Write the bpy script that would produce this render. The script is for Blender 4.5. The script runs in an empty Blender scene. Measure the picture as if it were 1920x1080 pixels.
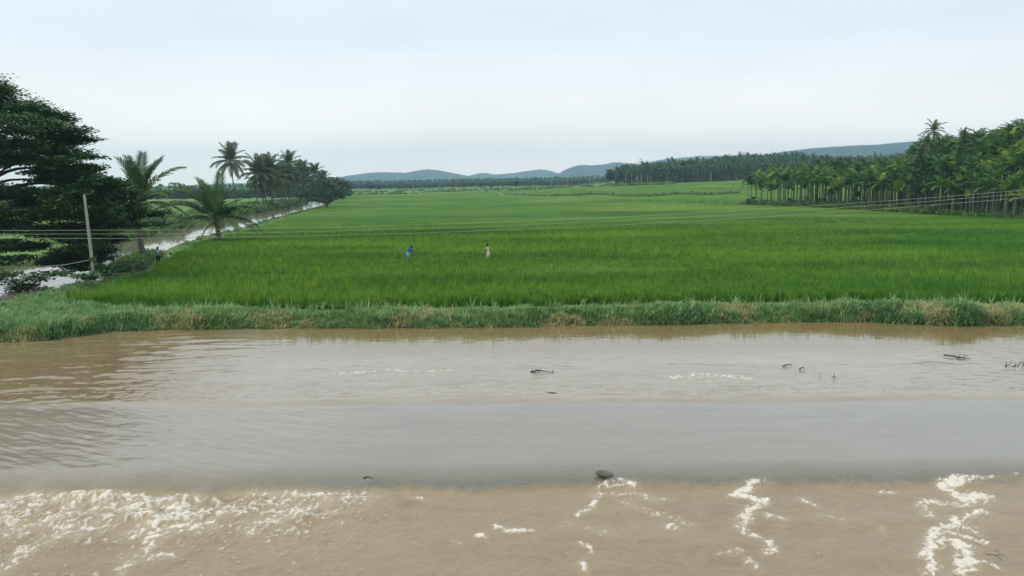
import bpy, math, random
import numpy as np
from mathutils import Vector, Matrix

R = math.radians
rnd = random.Random(7)
rng = np.random.default_rng(7)
scene = bpy.context.scene
COL = scene.collection

# ------------------------------------------------------------------ camera, sky, sun, exposure
F = 1500.0 / 1920.0 * 36.0
CAMH = 8.0
PITCH, ROLL = R(7.48), R(0.42)
_f = Vector((0, math.cos(PITCH), -math.sin(PITCH)))
_r0, _u0 = Vector((1, 0, 0)), Vector((0, math.sin(PITCH), math.cos(PITCH)))
_r = _r0 * math.cos(ROLL) - _u0 * math.sin(ROLL)
_u = _u0 * math.cos(ROLL) + _r0 * math.sin(ROLL)
cam_data = bpy.data.cameras.new('camera')
cam = bpy.data.objects.new('camera', cam_data)
COL.objects.link(cam)
cam_data.lens = F
cam_data.sensor_width = 36
cam_data.clip_end = 20000
m = Matrix((_r, _u, -_f)).transposed().to_4x4()
m.translation = (0, 0, CAMH)
cam.matrix_world = m
scene.camera = cam

SUN_EL, SUN_AZ = R(50), R(-98)      # azimuth from +Y towards +X
world = bpy.data.worlds.new('World')
scene.world = world
world.use_nodes = True
nt = world.node_tree
for n in list(nt.nodes):
    nt.nodes.remove(n)
N = nt.nodes.new
L = nt.links.new
out = N('ShaderNodeOutputWorld')
bg = N('ShaderNodeBackground')
sky = N('ShaderNodeTexSky')
sky.sky_type = 'NISHITA'
sky.sun_disc = False
sky.sun_elevation = SUN_EL
sky.sun_rotation = SUN_AZ
sky.air_density = 1.0
sky.dust_density = 2.0
tc = N('ShaderNodeTexCoord')
mp = N('ShaderNodeMapping')
mp.inputs['Scale'].default_value = (1.0, 1.0, 4.0)
no = N('ShaderNodeTexNoise')
no.inputs['Scale'].default_value = 2.6
no.inputs['Detail'].default_value = 7
no.inputs['Roughness'].default_value = 0.55
cr = N('ShaderNodeValToRGB')
cr.color_ramp.elements[0].position = 0.33
cr.color_ramp.elements[0].color = (8.9, 9.6, 10.5, 1)
cr.color_ramp.elements[1].position = 0.62
cr.color_ramp.elements[1].color = (9.9, 10.7, 11.8, 1)
mx = N('ShaderNodeMix')
mx.data_type = 'RGBA'
mx.inputs[0].default_value = 0.9
L(tc.outputs['Generated'], mp.inputs['Vector'])
L(mp.outputs['Vector'], no.inputs['Vector'])
L(no.outputs['Fac'], cr.inputs['Fac'])
L(sky.outputs['Color'], mx.inputs[6])
sepz = N('ShaderNodeSeparateXYZ'); L(tc.outputs['Generated'], sepz.inputs[0])
hz = N('ShaderNodeMapRange'); hz.inputs['From Min'].default_value = 0.0; hz.inputs['From Max'].default_value = 0.17
L(sepz.outputs['Z'], hz.inputs['Value'])
hmix = N('ShaderNodeMix'); hmix.data_type = 'RGBA'; hmix.blend_type = 'MULTIPLY'; hmix.inputs[0].default_value = 1.0
hr = N('ShaderNodeValToRGB'); hr.color_ramp.elements[0].color = (1.95, 1.55, 1.22, 1); hr.color_ramp.elements[1].color = (1.0, 1.0, 1.0, 1)
L(hz.outputs[0], hr.inputs['Fac']); L(hr.outputs['Color'], hmix.inputs[7]); L(cr.outputs['Color'], hmix.inputs[6])
L(hmix.outputs[2], mx.inputs[7])
L(mx.outputs[2], bg.inputs['Color'])
bg.inputs['Strength'].default_value = 0.1
L(bg.outputs['Background'], out.inputs['Surface'])

sun_data = bpy.data.lights.new('sun', 'SUN')
sun_data.energy = 1.3
sun_data.angle = R(36)
sun_data.color = (1.0, 0.96, 0.9)
sun = bpy.data.objects.new('sun', sun_data)
COL.objects.link(sun)
sd = Vector((math.sin(SUN_AZ) * math.cos(SUN_EL), math.cos(SUN_AZ) * math.cos(SUN_EL), math.sin(SUN_EL)))
sun.rotation_euler = sd.to_track_quat('Z', 'Y').to_euler()
sun.location = (0, 0, 60)

scene.view_settings.view_transform = 'Standard'
scene.view_settings.look = 'None'
scene.view_settings.exposure = 0
scene.view_settings.gamma = 1
scene.view_settings.use_curve_mapping = False
scene.cycles.volume_bounces = 3
scene.cycles.max_bounces = 6
scene.cycles.transparent_max_bounces = 8

# ------------------------------------------------------------------ noise
_perm = rng.permutation(4096)
_ga = rng.uniform(0, 2 * np.pi, 4096)
_gx, _gy = np.cos(_ga), np.sin(_ga)

def perlin(x, y, seed=0):
    x = np.asarray(x, float); y = np.asarray(y, float)
    xi = np.floor(x).astype(np.int64); yi = np.floor(y).astype(np.int64)
    xf = x - xi; yf = y - yi
    u = xf * xf * xf * (xf * (xf * 6 - 15) + 10); v = yf * yf * yf * (yf * (yf * 6 - 15) + 10)
    def g(ix, iy, fx, fy):
        h = _perm[(_perm[(ix + seed * 57) & 4095] + iy) & 4095]
        return _gx[h] * fx + _gy[h] * fy
    a = g(xi, yi, xf, yf); b = g(xi + 1, yi, xf - 1, yf)
    c = g(xi, yi + 1, xf, yf - 1); d = g(xi + 1, yi + 1, xf - 1, yf - 1)
    return ((a + (b - a) * u) * (1 - v) + (c + (d - c) * u) * v) * 1.5

def fbm(x, y, o=4, seed=0, gain=0.5):
    s = 0; a = 1; f = 1
    for i in range(o):
        s = s + a * perlin(x * f, y * f, seed + i)
        a *= gain; f *= 2.03
    return s

def sst(a, b, x):
    t = np.clip((np.asarray(x, float) - a) / (b - a), 0, 1)
    return t * t * (3 - 2 * t)

# ------------------------------------------------------------------ places: photograph bearings to points in the world
def ray(px, py):
    return (_f + _r * ((px - 960) / 1500.0) + _u * ((540 - py) / 1500.0))

def on_z(px, py, z):
    d = ray(px, py)
    t = (z - CAMH) / d.z
    return Vector((d.x * t, d.y * t, z))

def at_y(px, py, Y):
    d = ray(px, py)
    t = Y / d.y
    return Vector((d.x * t, Y, CAMH + d.z * t))

_sh = [on_z(p, q, 0.0) for p, q in [(-200, 640), (0, 641), (80, 638), (130, 630), (250, 618), (500, 615), (720, 614), (960, 612),
                                    (1300, 606), (1600, 602), (1800, 608), (1920, 608), (2100, 606)]]
_shx = [p.x for p in _sh]; _shy = [p.y for p in _sh]

def shore(x):
    return np.interp(x, _shx, _shy) + 0.25 * perlin(np.asarray(x, float) * 0.6, 3.3, 5) + 0.12 * perlin(np.asarray(x, float) * 2.1, 7.3, 6)

def x_r(Y):
    return np.interp(Y, [46.5, 49, 51, 57, 65, 77, 105, 130, 193, 268, 400, 900], [-48, -36, -33, -32.2, -33.2, -37, -43.5, -46, -55, -64, -88, -190])

def x_l(Y):
    return np.interp(Y, [46.5, 62, 70, 78, 100, 118, 195, 310, 400, 900], [-90, -80, -48, -45.5, -51.5, -55, -67.5, -80, -96, -196])

def canal_mask(x, Y):
    a = sst(-0.9, 0.9, x_r(Y) - x); b = sst(-0.9, 0.9, x - x_l(Y))
    return a * b * sst(46, 48, Y)

def gz(x, Y):
    x = np.asarray(x, float); Y = np.asarray(Y, float)
    d = Y - shore(x)
    z = np.interp(d, [-4, -1.2, 0.0, 0.5, 1.4], [-1.3, -0.7, -0.02, 0.35, 0.6])
    u = x / np.maximum(Y, 20)
    Rr = np.interp(u, [-0.3, -0.12, 0.0, 0.133, 0.3, 0.6], [0, 0.4, 2.2, 5.0, 8.4, 8.8])
    z = z + Rr * sst(130, 560, Y)
    z = z + np.interp(u, [0.08, 0.13, 0.2, 0.3, 0.36, 0.42], [0, 3, 6, 9, 8, 4]) * sst(520, 760, Y) * (1 - sst(900, 1500, Y))
    z = z + np.interp(u, [-0.5, 0.0, 0.1], [2.8, 2.8, 1.0]) * sst(600, 1150, Y)
    z = z + 0.08 * perlin(x * 0.11, Y * 0.11, 9) * sst(47, 52, Y) + 0.5 * perlin(x * 0.01, Y * 0.01, 11) * sst(300, 700, Y)
    cm = canal_mask(x, Y)
    z = z * (1 - cm) + (-0.5) * cm
    bund = np.exp(-((x - x_r(Y) - 1.6) / 1.3) ** 2) * sst(50, 54, Y)
    z = z + 0.06 * bund
    return z

def gz1(x, y):
    return float(gz(np.array([x]), np.array([y]))[0])

def ground(px, py):
    d = ray(px, py)
    lo = 30.0
    Y = lo
    while Y < 3000:
        t = Y / d.y
        if CAMH + d.z * t < gz1(d.x * t, Y):
            break
        lo = Y
        Y *= 1.02
    a, b = lo, Y
    for _ in range(14):
        c = (a + b) / 2
        t = c / d.y
        if CAMH + d.z * t < gz1(d.x * t, c): b = c
        else: a = c
    t = b / d.y
    return Vector((d.x * t, b, gz1(d.x * t, b)))

# ------------------------------------------------------------------ object helpers
def mesh_from(name, verts, faces=None, quads=None, tris=None, smooth=False):
    me = bpy.data.meshes.new(name)
    if faces is not None:
        me.from_pydata([tuple(v) for v in verts], [], faces)
    else:
        verts = np.asarray(verts, np.float32)
        loops = []; starts = []; n = 0
        parts = []
        if quads is not None and len(quads):
            q = np.asarray(quads, np.int32); parts.append((q, 4))
        if tris is not None and len(tris):
            q = np.asarray(tris, np.int32); parts.append((q, 3))
        li = np.concatenate([p.ravel() for p, k in parts])
        st = []; off = 0
        for p, k in parts:
            st.append(off + np.arange(len(p), dtype=np.int32) * k); off += len(p) * k
        st = np.concatenate(st)
        me.vertices.add(len(verts)); me.vertices.foreach_set('co', verts.ravel())
        me.loops.add(len(li)); me.loops.foreach_set('vertex_index', li)
        me.polygons.add(len(st)); me.polygons.foreach_set('loop_start', st)
        me.update(calc_edges=True)
    if smooth:
        me.polygons.foreach_set('use_smooth', np.ones(len(me.polygons), bool))
    return me

def tag(o, label=None, cat=None, group=None, kind=None):
    if label: o['label'] = label
    if cat: o['category'] = cat
    if group: o['group'] = group
    if kind: o['kind'] = kind
    return o

def obj(name, me, mat=None, parent=None, link=True):
    o = bpy.data.objects.new(name, me)
    if mat is not None and me is not None and not me.materials:
        me.materials.append(mat)
    if link: COL.objects.link(o)
    if parent is not None: o.parent = parent
    return o

def empty(name, loc, rz=0):
    o = bpy.data.objects.new(name, None)
    COL.objects.link(o)
    o.location = loc; o.rotation_euler = (0, 0, rz)
    o.empty_display_size = 0.3
    return o

def tube(pts, rad, n=8, cap=True, jitter=0.0):
    """sweep a ring along points -> verts, faces"""
    pts = [Vector(p) for p in pts]
    vs, fs = [], []
    ref = Vector((0.31, 0.17, 0.93)).normalized()
    for i, p in enumerate(pts):
        t = (pts[min(i + 1, len(pts) - 1)] - pts[max(i - 1, 0)]).normalized()
        if abs(t.dot(ref)) > 0.97: rf = Vector((1, 0, 0))
        else: rf = ref
        a = t.cross(rf).normalized(); b = t.cross(a)
        r = rad[i] if hasattr(rad, '__len__') else rad
        for k in range(n):
            an = 2 * math.pi * k / n
            rr = r * (1 + jitter * rnd.uniform(-1, 1))
            vs.append(p + (a * math.cos(an) + b * math.sin(an)) * rr)
    for i in range(len(pts) - 1):
        for k in range(n):
            k2 = (k + 1) % n
            fs.append((i * n + k, i * n + k2, (i + 1) * n + k2, (i + 1) * n + k))
    if cap:
        fs.append(tuple(range(n - 1, -1, -1)))
        fs.append(tuple((len(pts) - 1) * n + k for k in range(n)))
    return vs, fs

def join_geo(parts):
    vs, fs = [], []
    for v, f in parts:
        o = len(vs)
        vs += list(v)
        fs += [tuple(i + o for i in q) for q in f]
    return vs, fs

def box(c, s, rot=None):
    vs = []
    for i in range(8):
        v = Vector(((i & 1) - 0.5, ((i >> 1) & 1) - 0.5, ((i >> 2) & 1) - 0.5))
        v = Vector((v.x * s[0], v.y * s[1], v.z * s[2]))
        if rot is not None: v = rot @ v
        vs.append(v + Vector(c))
    fs = [(0, 2, 3, 1), (4, 5, 7, 6), (0, 1, 5, 4), (2, 6, 7, 3), (0, 4, 6, 2), (1, 3, 7, 5)]
    return vs, fs

def curve_pts(ctrl, n=12):
    """Catmull-Rom through control points"""
    P = [Vector(c) for c in ctrl]
    P = [P[0] * 2 - P[1]] + P + [P[-1] * 2 - P[-2]]
    outp = []
    for i in range(1, len(P) - 2):
        for k in range(n):
            t = k / n
            outp.append(0.5 * ((2 * P[i]) + (-P[i - 1] + P[i + 1]) * t + (2 * P[i - 1] - 5 * P[i] + 4 * P[i + 1] - P[i + 2]) * t * t
                               + (-P[i - 1] + 3 * P[i] - 3 * P[i + 1] + P[i + 2]) * t ** 3))
    outp.append(P[-2])
    return outp

# ------------------------------------------------------------------ materials
def new_mat(name):
    m = bpy.data.materials.new(name); m.use_nodes = True
    nt = m.node_tree
    for n in list(nt.nodes): nt.nodes.remove(n)
    return m, nt

def ramp(nt, stops):
    c = nt.nodes.new('ShaderNodeValToRGB')
    e = c.color_ramp.elements
    while len(e) < len(stops): e.new(0.5)
    for i, (p, col) in enumerate(stops):
        e[i].position = p
        e[i].color = (*col, 1)
    return c

def noise_node(nt, vec, scale, detail=4, rough=0.55, dist=0.0):
    n = nt.nodes.new('ShaderNodeTexNoise')
    n.inputs['Scale'].default_value = scale
    n.inputs['Detail'].default_value = detail
    n.inputs['Roughness'].default_value = rough
    n.inputs['Distortion'].default_value = dist
    nt.links.new(vec, n.inputs['Vector'])
    return n

def scaled(nt, vec, s):
    mp = nt.nodes.new('ShaderNodeMapping')
    mp.inputs['Scale'].default_value = s
    nt.links.new(vec, mp.inputs['Vector'])
    return mp.outputs['Vector']

def leaf_mat(name, c1, c2, c3=None, scale=0.25, transl=0.3, rough=0.55, spec=0.25, per_object=0.0, big=0.0, tone=0.0):
    """green leaf: colour varies over world-space noise and from plant to plant"""
    m, nt = new_mat(name)
    geo = nt.nodes.new('ShaderNodeNewGeometry')
    n1 = noise_node(nt, geo.outputs['Position'], scale, 5, 0.65)
    fac = n1.outputs['Fac']
    if big:
        n2 = noise_node(nt, scaled(nt, geo.outputs['Position'], (big, big * 2.5, big)), 1.0, 3, 0.5)
        a = nt.nodes.new('ShaderNodeMath'); a.operation = 'ADD'
        nt.links.new(fac, a.inputs[0]); nt.links.new(n2.outputs['Fac'], a.inputs[1])
        b = nt.nodes.new('ShaderNodeMath'); b.operation = 'MULTIPLY_ADD'; b.inputs[1].default_value = 0.85; b.inputs[2].default_value = -0.35
        nt.links.new(a.outputs[0], b.inputs[0]); fac = b.outputs[0]
    if per_object:
        oi = nt.nodes.new('ShaderNodeObjectInfo')
        a = nt.nodes.new('ShaderNodeMath'); a.operation = 'MULTIPLY_ADD'
        a.inputs[1].default_value = per_object; a.inputs[2].default_value = -per_object / 2
        nt.links.new(oi.outputs['Random'], a.inputs[0])
        b = nt.nodes.new('ShaderNodeMath'); b.operation = 'ADD'
        nt.links.new(a.outputs[0], b.inputs[0]); nt.links.new(fac, b.inputs[1]); fac = b.outputs[0]
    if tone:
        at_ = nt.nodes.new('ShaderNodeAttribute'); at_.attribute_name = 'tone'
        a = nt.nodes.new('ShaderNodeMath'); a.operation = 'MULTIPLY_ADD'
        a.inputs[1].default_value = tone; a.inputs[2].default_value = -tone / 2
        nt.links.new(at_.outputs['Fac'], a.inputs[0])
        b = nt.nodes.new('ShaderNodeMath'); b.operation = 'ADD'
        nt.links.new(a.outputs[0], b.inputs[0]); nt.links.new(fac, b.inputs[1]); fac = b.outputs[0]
    stops = [(0.3, c1), (0.66, c2)] if c3 is None else [(0.3, c1), (0.56, c2), (0.74, c3)]
    cr = ramp(nt, stops)
    nt.links.new(fac, cr.inputs['Fac'])
    p = nt.nodes.new('ShaderNodeBsdfPrincipled')
    p.inputs['Roughness'].default_value = rough
    p.inputs['Specular IOR Level'].default_value = spec
    nt.links.new(cr.outputs['Color'], p.inputs['Base Color'])
    t = nt.nodes.new('ShaderNodeBsdfTranslucent')
    nt.links.new(cr.outputs['Color'], t.inputs['Color'])
    mx = nt.nodes.new('ShaderNodeMixShader'); mx.inputs[0].default_value = transl
    nt.links.new(p.outputs[0], mx.inputs[1]); nt.links.new(t.outputs[0], mx.inputs[2])
    o = nt.nodes.new('ShaderNodeOutputMaterial')
    nt.links.new(mx.outputs[0], o.inputs['Surface'])
    return m

def plain_mat(name, c1, c2, scale=6.0, rough=0.8, stretch=(1, 1, 1), bump=0.3, spec=0.3):
    m, nt = new_mat(name)
    tc = nt.nodes.new('ShaderNodeTexCoord')
    n1 = noise_node(nt, scaled(nt, tc.outputs['Object'], stretch), scale, 6, 0.65)
    cr = ramp(nt, [(0.35, c1), (0.65, c2)])
    nt.links.new(n1.outputs['Fac'], cr.inputs['Fac'])
    p = nt.nodes.new('ShaderNodeBsdfPrincipled')
    p.inputs['Roughness'].default_value = rough
    p.inputs['Specular IOR Level'].default_value = spec
    nt.links.new(cr.outputs['Color'], p.inputs['Base Color'])
    if bump:
        b = nt.nodes.new('ShaderNodeBump'); b.inputs['Strength'].default_value = bump; b.inputs['Distance'].default_value = 0.03
        nt.links.new(n1.outputs['Fac'], b.inputs['Height']); nt.links.new(b.outputs[0], p.inputs['Normal'])
    o = nt.nodes.new('ShaderNodeOutputMaterial')
    nt.links.new(p.outputs[0], o.inputs['Surface'])
    return m

M = {}
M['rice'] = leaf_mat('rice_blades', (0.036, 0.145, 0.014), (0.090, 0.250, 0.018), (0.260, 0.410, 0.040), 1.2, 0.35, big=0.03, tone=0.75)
M['bank'] = leaf_mat('bank_grass', (0.150, 0.270, 0.090), (0.260, 0.420, 0.145), (0.410, 0.550, 0.230), 0.55, 0.35, per_object=0.2, tone=0.85)
M['bank_dry'] = leaf_mat('bank_dry_grass', (0.270, 0.320, 0.120), (0.440, 0.460, 0.190), (0.640, 0.580, 0.310), 0.6, 0.35, per_object=0.2, tone=0.8)
M['weed'] = leaf_mat('bank_weed', (0.110, 0.245, 0.085), (0.225, 0.410, 0.150), (0.370, 0.540, 0.230), 0.8, 0.35, per_object=0.2, tone=0.7)
M['raintree'] = leaf_mat('rain_tree_leaves', (0.042, 0.098, 0.038), (0.075, 0.158, 0.056), (0.160, 0.270, 0.070), 0.35, 0.15, spec=0.15)
M['coco'] = leaf_mat('coconut_leaves', (0.038, 0.085, 0.028), (0.075, 0.140, 0.042), (0.190, 0.235, 0.070), 0.5, 0.12, per_object=0.3)
M['coco_dry'] = leaf_mat('dry_coconut_leaves', (0.20, 0.13, 0.05), (0.32, 0.22, 0.09), None, 0.8, 0.2, per_object=0.2)
M['cocofar'] = leaf_mat('row_coconut_leaves', (0.060, 0.095, 0.040), (0.100, 0.145, 0.060), (0.190, 0.210, 0.090), 0.3, 0.2, per_object=0.3)
M['areca'] = leaf_mat('areca_leaves', (0.034, 0.092, 0.022), (0.085, 0.190, 0.034), (0.230, 0.330, 0.052), 0.22, 0.25, per_object=0.45)
M['arecafar'] = leaf_mat('far_areca_leaves', (0.032, 0.085, 0.034), (0.056, 0.130, 0.046), (0.100, 0.185, 0.055), 0.05, 0.15, per_object=0.4)
M['wood'] = leaf_mat('far_woodland_leaves', (0.028, 0.065, 0.040), (0.045, 0.095, 0.050), (0.080, 0.140, 0.060), 0.02, 0.15, per_object=0.4)
M['scrub'] = leaf_mat('scrub_leaves', (0.085, 0.180, 0.045), (0.150, 0.265, 0.070), (0.240, 0.330, 0.100), 0.15, 0.25, per_object=0.4)
M['thorn'] = leaf_mat('thorn_tree_leaves', (0.040, 0.075, 0.035), (0.065, 0.115, 0.045), None, 0.3, 0.15)
M['banana'] = leaf_mat('banana_leaves', (0.060, 0.150, 0.035), (0.120, 0.230, 0.050), None, 0.4, 0.3, per_object=0.3)
M['bark_dark'] = plain_mat('dark_bark', (0.035, 0.030, 0.025), (0.075, 0.065, 0.052), 3, 0.9, (1, 1, 0.3), 0.6)
M['bark_palm'] = plain_mat('palm_bark', (0.08, 0.075, 0.06), (0.17, 0.155, 0.13), 5, 0.9, (1, 1, 4), 0.6)
M['bark_areca'] = plain_mat('areca_bark', (0.09, 0.11, 0.075), (0.22, 0.25, 0.19), 2.2, 0.85, (1, 1, 2.5), 0.3)
M['concrete'] = plain_mat('weathered_concrete', (0.27, 0.28, 0.25), (0.40, 0.40, 0.36), 4, 0.9, (1, 1, 0.5), 0.4)
M['wire'] = plain_mat('aluminium_wire', (0.25, 0.32, 0.19), (0.33, 0.39, 0.26), 1, 0.6, bump=0)
M['pale_pole'] = plain_mat('pale_pole', (0.30, 0.32, 0.29), (0.40, 0.41, 0.38), 2, 0.8, bump=0)
M['wood_post'] = plain_mat('post_wood', (0.10, 0.10, 0.07), (0.20, 0.19, 0.14), 6, 0.9, (1, 1, 0.3))
M['debris'] = plain_mat('wet_driftwood', (0.020, 0.022, 0.018), (0.055, 0.055, 0.045), 8, 0.7)
M['skin'] = plain_mat('skin', (0.09, 0.045, 0.025), (0.12, 0.06, 0.035), 8, 0.6, bump=0)
M['hair'] = plain_mat('black_hair', (0.006, 0.005, 0.005), (0.014, 0.012, 0.012), 20, 0.5, bump=0.2)
def cloth(name, c):
    return plain_mat(name, tuple(v * 0.8 for v in c), tuple(min(1, v * 1.1) for v in c), 9, 0.9, bump=0.25, spec=0.1)
M['shirt_blue'] = cloth('light_blue_cloth', (0.23, 0.42, 0.55))
M['trousers'] = cloth('dark_cloth', (0.015, 0.022, 0.03))
M['sari_blue'] = cloth('bright_blue_cloth', (0.035, 0.10, 0.55))
M['skirt_blue'] = cloth('pale_blue_cloth', (0.22, 0.38, 0.62))
M['cream'] = cloth('cream_cloth', (0.70, 0.60, 0.42))
M['red'] = cloth('dark_red_cloth', (0.25, 0.06, 0.04))
M['metal'] = plain_mat('dark_metal', (0.02, 0.025, 0.02), (0.05, 0.05, 0.045), 9, 0.5)

# ------------------------------------------------------------------ ground
def tensor(xs, ys):
    X, Y = np.meshgrid(xs, ys)
    return X, Y

def grid_mesh(name, X, Y, Z, mask=None, smooth=True):
    nr, nc = X.shape
    V = np.stack([X, Y, Z], -1).reshape(-1, 3)
    i = np.arange(nr * nc).reshape(nr, nc)
    q = np.stack([i[:-1, :-1], i[:-1, 1:], i[1:, 1:], i[1:, :-1]], -1).reshape(-1, 4)
    if mask is not None:
        mm = (mask[:-1, :-1] & mask[:-1, 1:] & mask[1:, 1:] & mask[1:, :-1]).reshape(-1)
        q = q[mm]
        used = np.unique(q)
        mp = np.full(len(V), -1, np.int64); mp[used] = np.arange(len(used))
        V = V[used]; q = mp[q]
    return mesh_from(name, V, quads=q, smooth=smooth)

def axis(*segs):
    o = []
    for a, b, s in segs:
        o += list(np.arange(a, b, s))
    o.append(segs[-1][1])
    return np.array(o, float)

xs = axis((-5600, -2000, 600), (-2000, -500, 100), (-500, -130, 14), (-130, 130, 1.2), (130, 500, 14), (500, 2000, 100), (2000, 5600, 600))
ys = axis((-300, 30, 30), (30, 40, 2), (40, 62, 0.4), (62, 130, 1.0), (130, 420, 3), (420, 1300, 14), (1300, 3000, 100), (3000, 6000, 500))
GX, GY = tensor(xs, ys)
GZ = gz(GX, GY)
m, nt = new_mat('ground_grass_and_earth')
geo = nt.nodes.new('ShaderNodeNewGeometry')
n1 = noise_node(nt, geo.outputs['Position'], 0.045, 6, 0.6)
n2 = noise_node(nt, geo.outputs['Position'], 1.3, 5, 0.7)
n3 = noise_node(nt, scaled(nt, geo.outputs['Position'], (0.006, 0.016, 1)), 1.0, 3, 0.5)
c1 = ramp(nt, [(0.3, (0.090, 0.185, 0.040)), (0.5, (0.130, 0.240, 0.050)), (0.7, (0.215, 0.290, 0.095))])
c2 = ramp(nt, [(0.35, (0.55, 0.60, 0.55)), (0.65, (1.15, 1.1, 1.1))])
c3 = ramp(nt, [(0.42, (0.85, 0.92, 0.95)), (0.5, (1.1, 1.05, 1.1)), (0.6, (1.35, 1.2, 1.5))])
nt.links.new(n1.outputs['Fac'], c1.inputs['Fac']); nt.links.new(n2.outputs['Fac'], c2.inputs['Fac']); nt.links.new(n3.outputs['Fac'], c3.inputs['Fac'])
mul = nt.nodes.new('ShaderNodeMix'); mul.data_type = 'RGBA'; mul.blend_type = 'MULTIPLY'; mul.inputs[0].default_value = 1
nt.links.new(c1.outputs[0], mul.inputs[6]); nt.links.new(c2.outputs[0], mul.inputs[7])
mul2 = nt.nodes.new('ShaderNodeMix'); mul2.data_type = 'RGBA'; mul2.blend_type = 'MULTIPLY'; mul2.inputs[0].default_value = 1
nt.links.new(mul.outputs[2], mul2.inputs[6]); nt.links.new(c3.outputs[0], mul2.inputs[7])
# wet mud below the water line
sp = nt.nodes.new('ShaderNodeSeparateXYZ'); nt.links.new(geo.outputs['Position'], sp.inputs[0])
mr = nt.nodes.new('ShaderNodeMapRange'); mr.inputs['From Min'].default_value = 0.15; mr.inputs['From Max'].default_value = 0.4
nt.links.new(sp.outputs['Z'], mr.inputs['Value'])
mud = nt.nodes.new('ShaderNodeMix'); mud.data_type = 'RGBA'
mud.inputs[6].default_value = (0.16, 0.12, 0.07, 1)
nt.links.new(mr.outputs[0], mud.inputs[0]); nt.links.new(mul2.outputs[2], mud.inputs[7])
p = nt.nodes.new('ShaderNodeBsdfPrincipled'); p.inputs['Roughness'].default_value = 0.95; p.inputs['Specular IOR Level'].default_value = 0.1
nt.links.new(mud.outputs[2], p.inputs['Base Color'])
bp = nt.nodes.new('ShaderNodeBump'); bp.inputs['Strength'].default_value = 0.8; bp.inputs['Distance'].default_value = 0.15
nt.links.new(n2.outputs['Fac'], bp.inputs['Height']); nt.links.new(bp.outputs[0], p.inputs['Normal'])
o = nt.nodes.new('ShaderNodeOutputMaterial'); nt.links.new(p.outputs[0], o.inputs['Surface'])
M['ground'] = m
g = obj('ground', grid_mesh('ground', GX, GY, GZ), M['ground'])
tag(g, 'grassy flat farmland sloping gently up to the wooded right side', kind='structure')

# ------------------------------------------------------------------ rice field canopy sheet
_ge = [ground(1388, 386), ground(1560, 393), ground(1750, 406), ground(1925, 417)]
GE = [(p.x, p.y) for p in _ge]                       # front edge of the areca grove, far end to near end
_e0, _e1 = GE[0], GE[-1]
GE.append((_e1[0] + (_e1[0] - _e0[0]) * 0.45, _e1[1] + (_e1[1] - _e0[1]) * 0.45))
_gy_ = [p[1] for p in GE][::-1]; _gx_ = [p[0] for p in GE][::-1]

def x_grove(Y):                                      # right limit of the rice
    return np.where(Y < GE[0][1], np.interp(Y, _gy_, _gx_) - 1.0, 1e4)

def rice_mask(x, Y):
    far = np.interp(x / np.maximum(Y, 30), [-0.3, -0.22, -0.05, 0.1, 0.14, 0.3, 0.4], [430, 520, 520, 500, 470, 500, 500])
    return (x > x_r(Y) + 4.0 + 0.5 * perlin(Y * 0.2, Y * 0.05, 3)) & (Y > shore(x) + 2.95) & (Y > np.interp(x, [-32, -28, -24, -17, -14], [56, 50.8, 48.6, 46.9, 44])) & (x < x_grove(Y)) & (Y < far) & (Y > 46)

sx = axis((-130, 130, 1.0), (130, 260, 4))
sy = axis((44, 60, 0.5), (60, 130, 1.0), (130, 300, 2), (300, 560, 6))
SX, SY = tensor(sx, sy)
dfront = SY - shore(SX) - 2.1
SZ = gz(SX, SY) + 0.50 * sst(0.5, 2.4, dfront) * sst(0.0, 2.5, SY - np.interp(SX, [-32, -28, -24, -17, -14], [56, 50.8, 48.6, 46.9, 44])) + 0.05 * perlin(SX * 0.8, SY * 0.8, 21) + 0.04 * perlin(SX * 0.07, SY * 0.2, 22)
RM = rice_mask(SX, SY)
m, nt = new_mat('rice_canopy')
geo = nt.nodes.new('ShaderNodeNewGeometry')
pos = geo.outputs['Position']
n1 = noise_node(nt, scaled(nt, pos, (0.018, 0.045, 1)), 1.0, 6, 0.62)
n2 = noise_node(nt, scaled(nt, pos, (2.5, 2.5, 1)), 1.0, 6, 0.75)
n4 = noise_node(nt, scaled(nt, pos, (0.15, 0.9, 1)), 1.0, 3, 0.6)
c1 = ramp(nt, [(0.34, (0.036, 0.122, 0.008)), (0.5, (0.066, 0.172, 0.011)), (0.64, (0.125, 0.220, 0.018))])
nt.links.new(n1.outputs['Fac'], c1.inputs['Fac'])
c2 = ramp(nt, [(0.3, (0.55, 0.6, 0.55)), (0.7, (1.35, 1.3, 1.3))]); nt.links.new(n2.outputs['Fac'], c2.inputs['Fac'])
c4 = ramp(nt, [(0.3, (0.86, 0.88, 0.86)), (0.7, (1.12, 1.1, 1.12))]); nt.links.new(n4.outputs['Fac'], c4.inputs['Fac'])
mul = nt.nodes.new('ShaderNodeMix'); mul.data_type = 'RGBA'; mul.blend_type = 'MULTIPLY'; mul.inputs[0].default_value = 1
nt.links.new(c1.outputs[0], mul.inputs[6]); nt.links.new(c2.outputs[0], mul.inputs[7])
mul2 = nt.nodes.new('ShaderNodeMix'); mul2.data_type = 'RGBA'; mul2.blend_type = 'MULTIPLY'; mul2.inputs[0].default_value = 1
nt.links.new(mul.outputs[2], mul2.inputs[6]); nt.links.new(c4.outputs[0], mul2.inputs[7])
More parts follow.
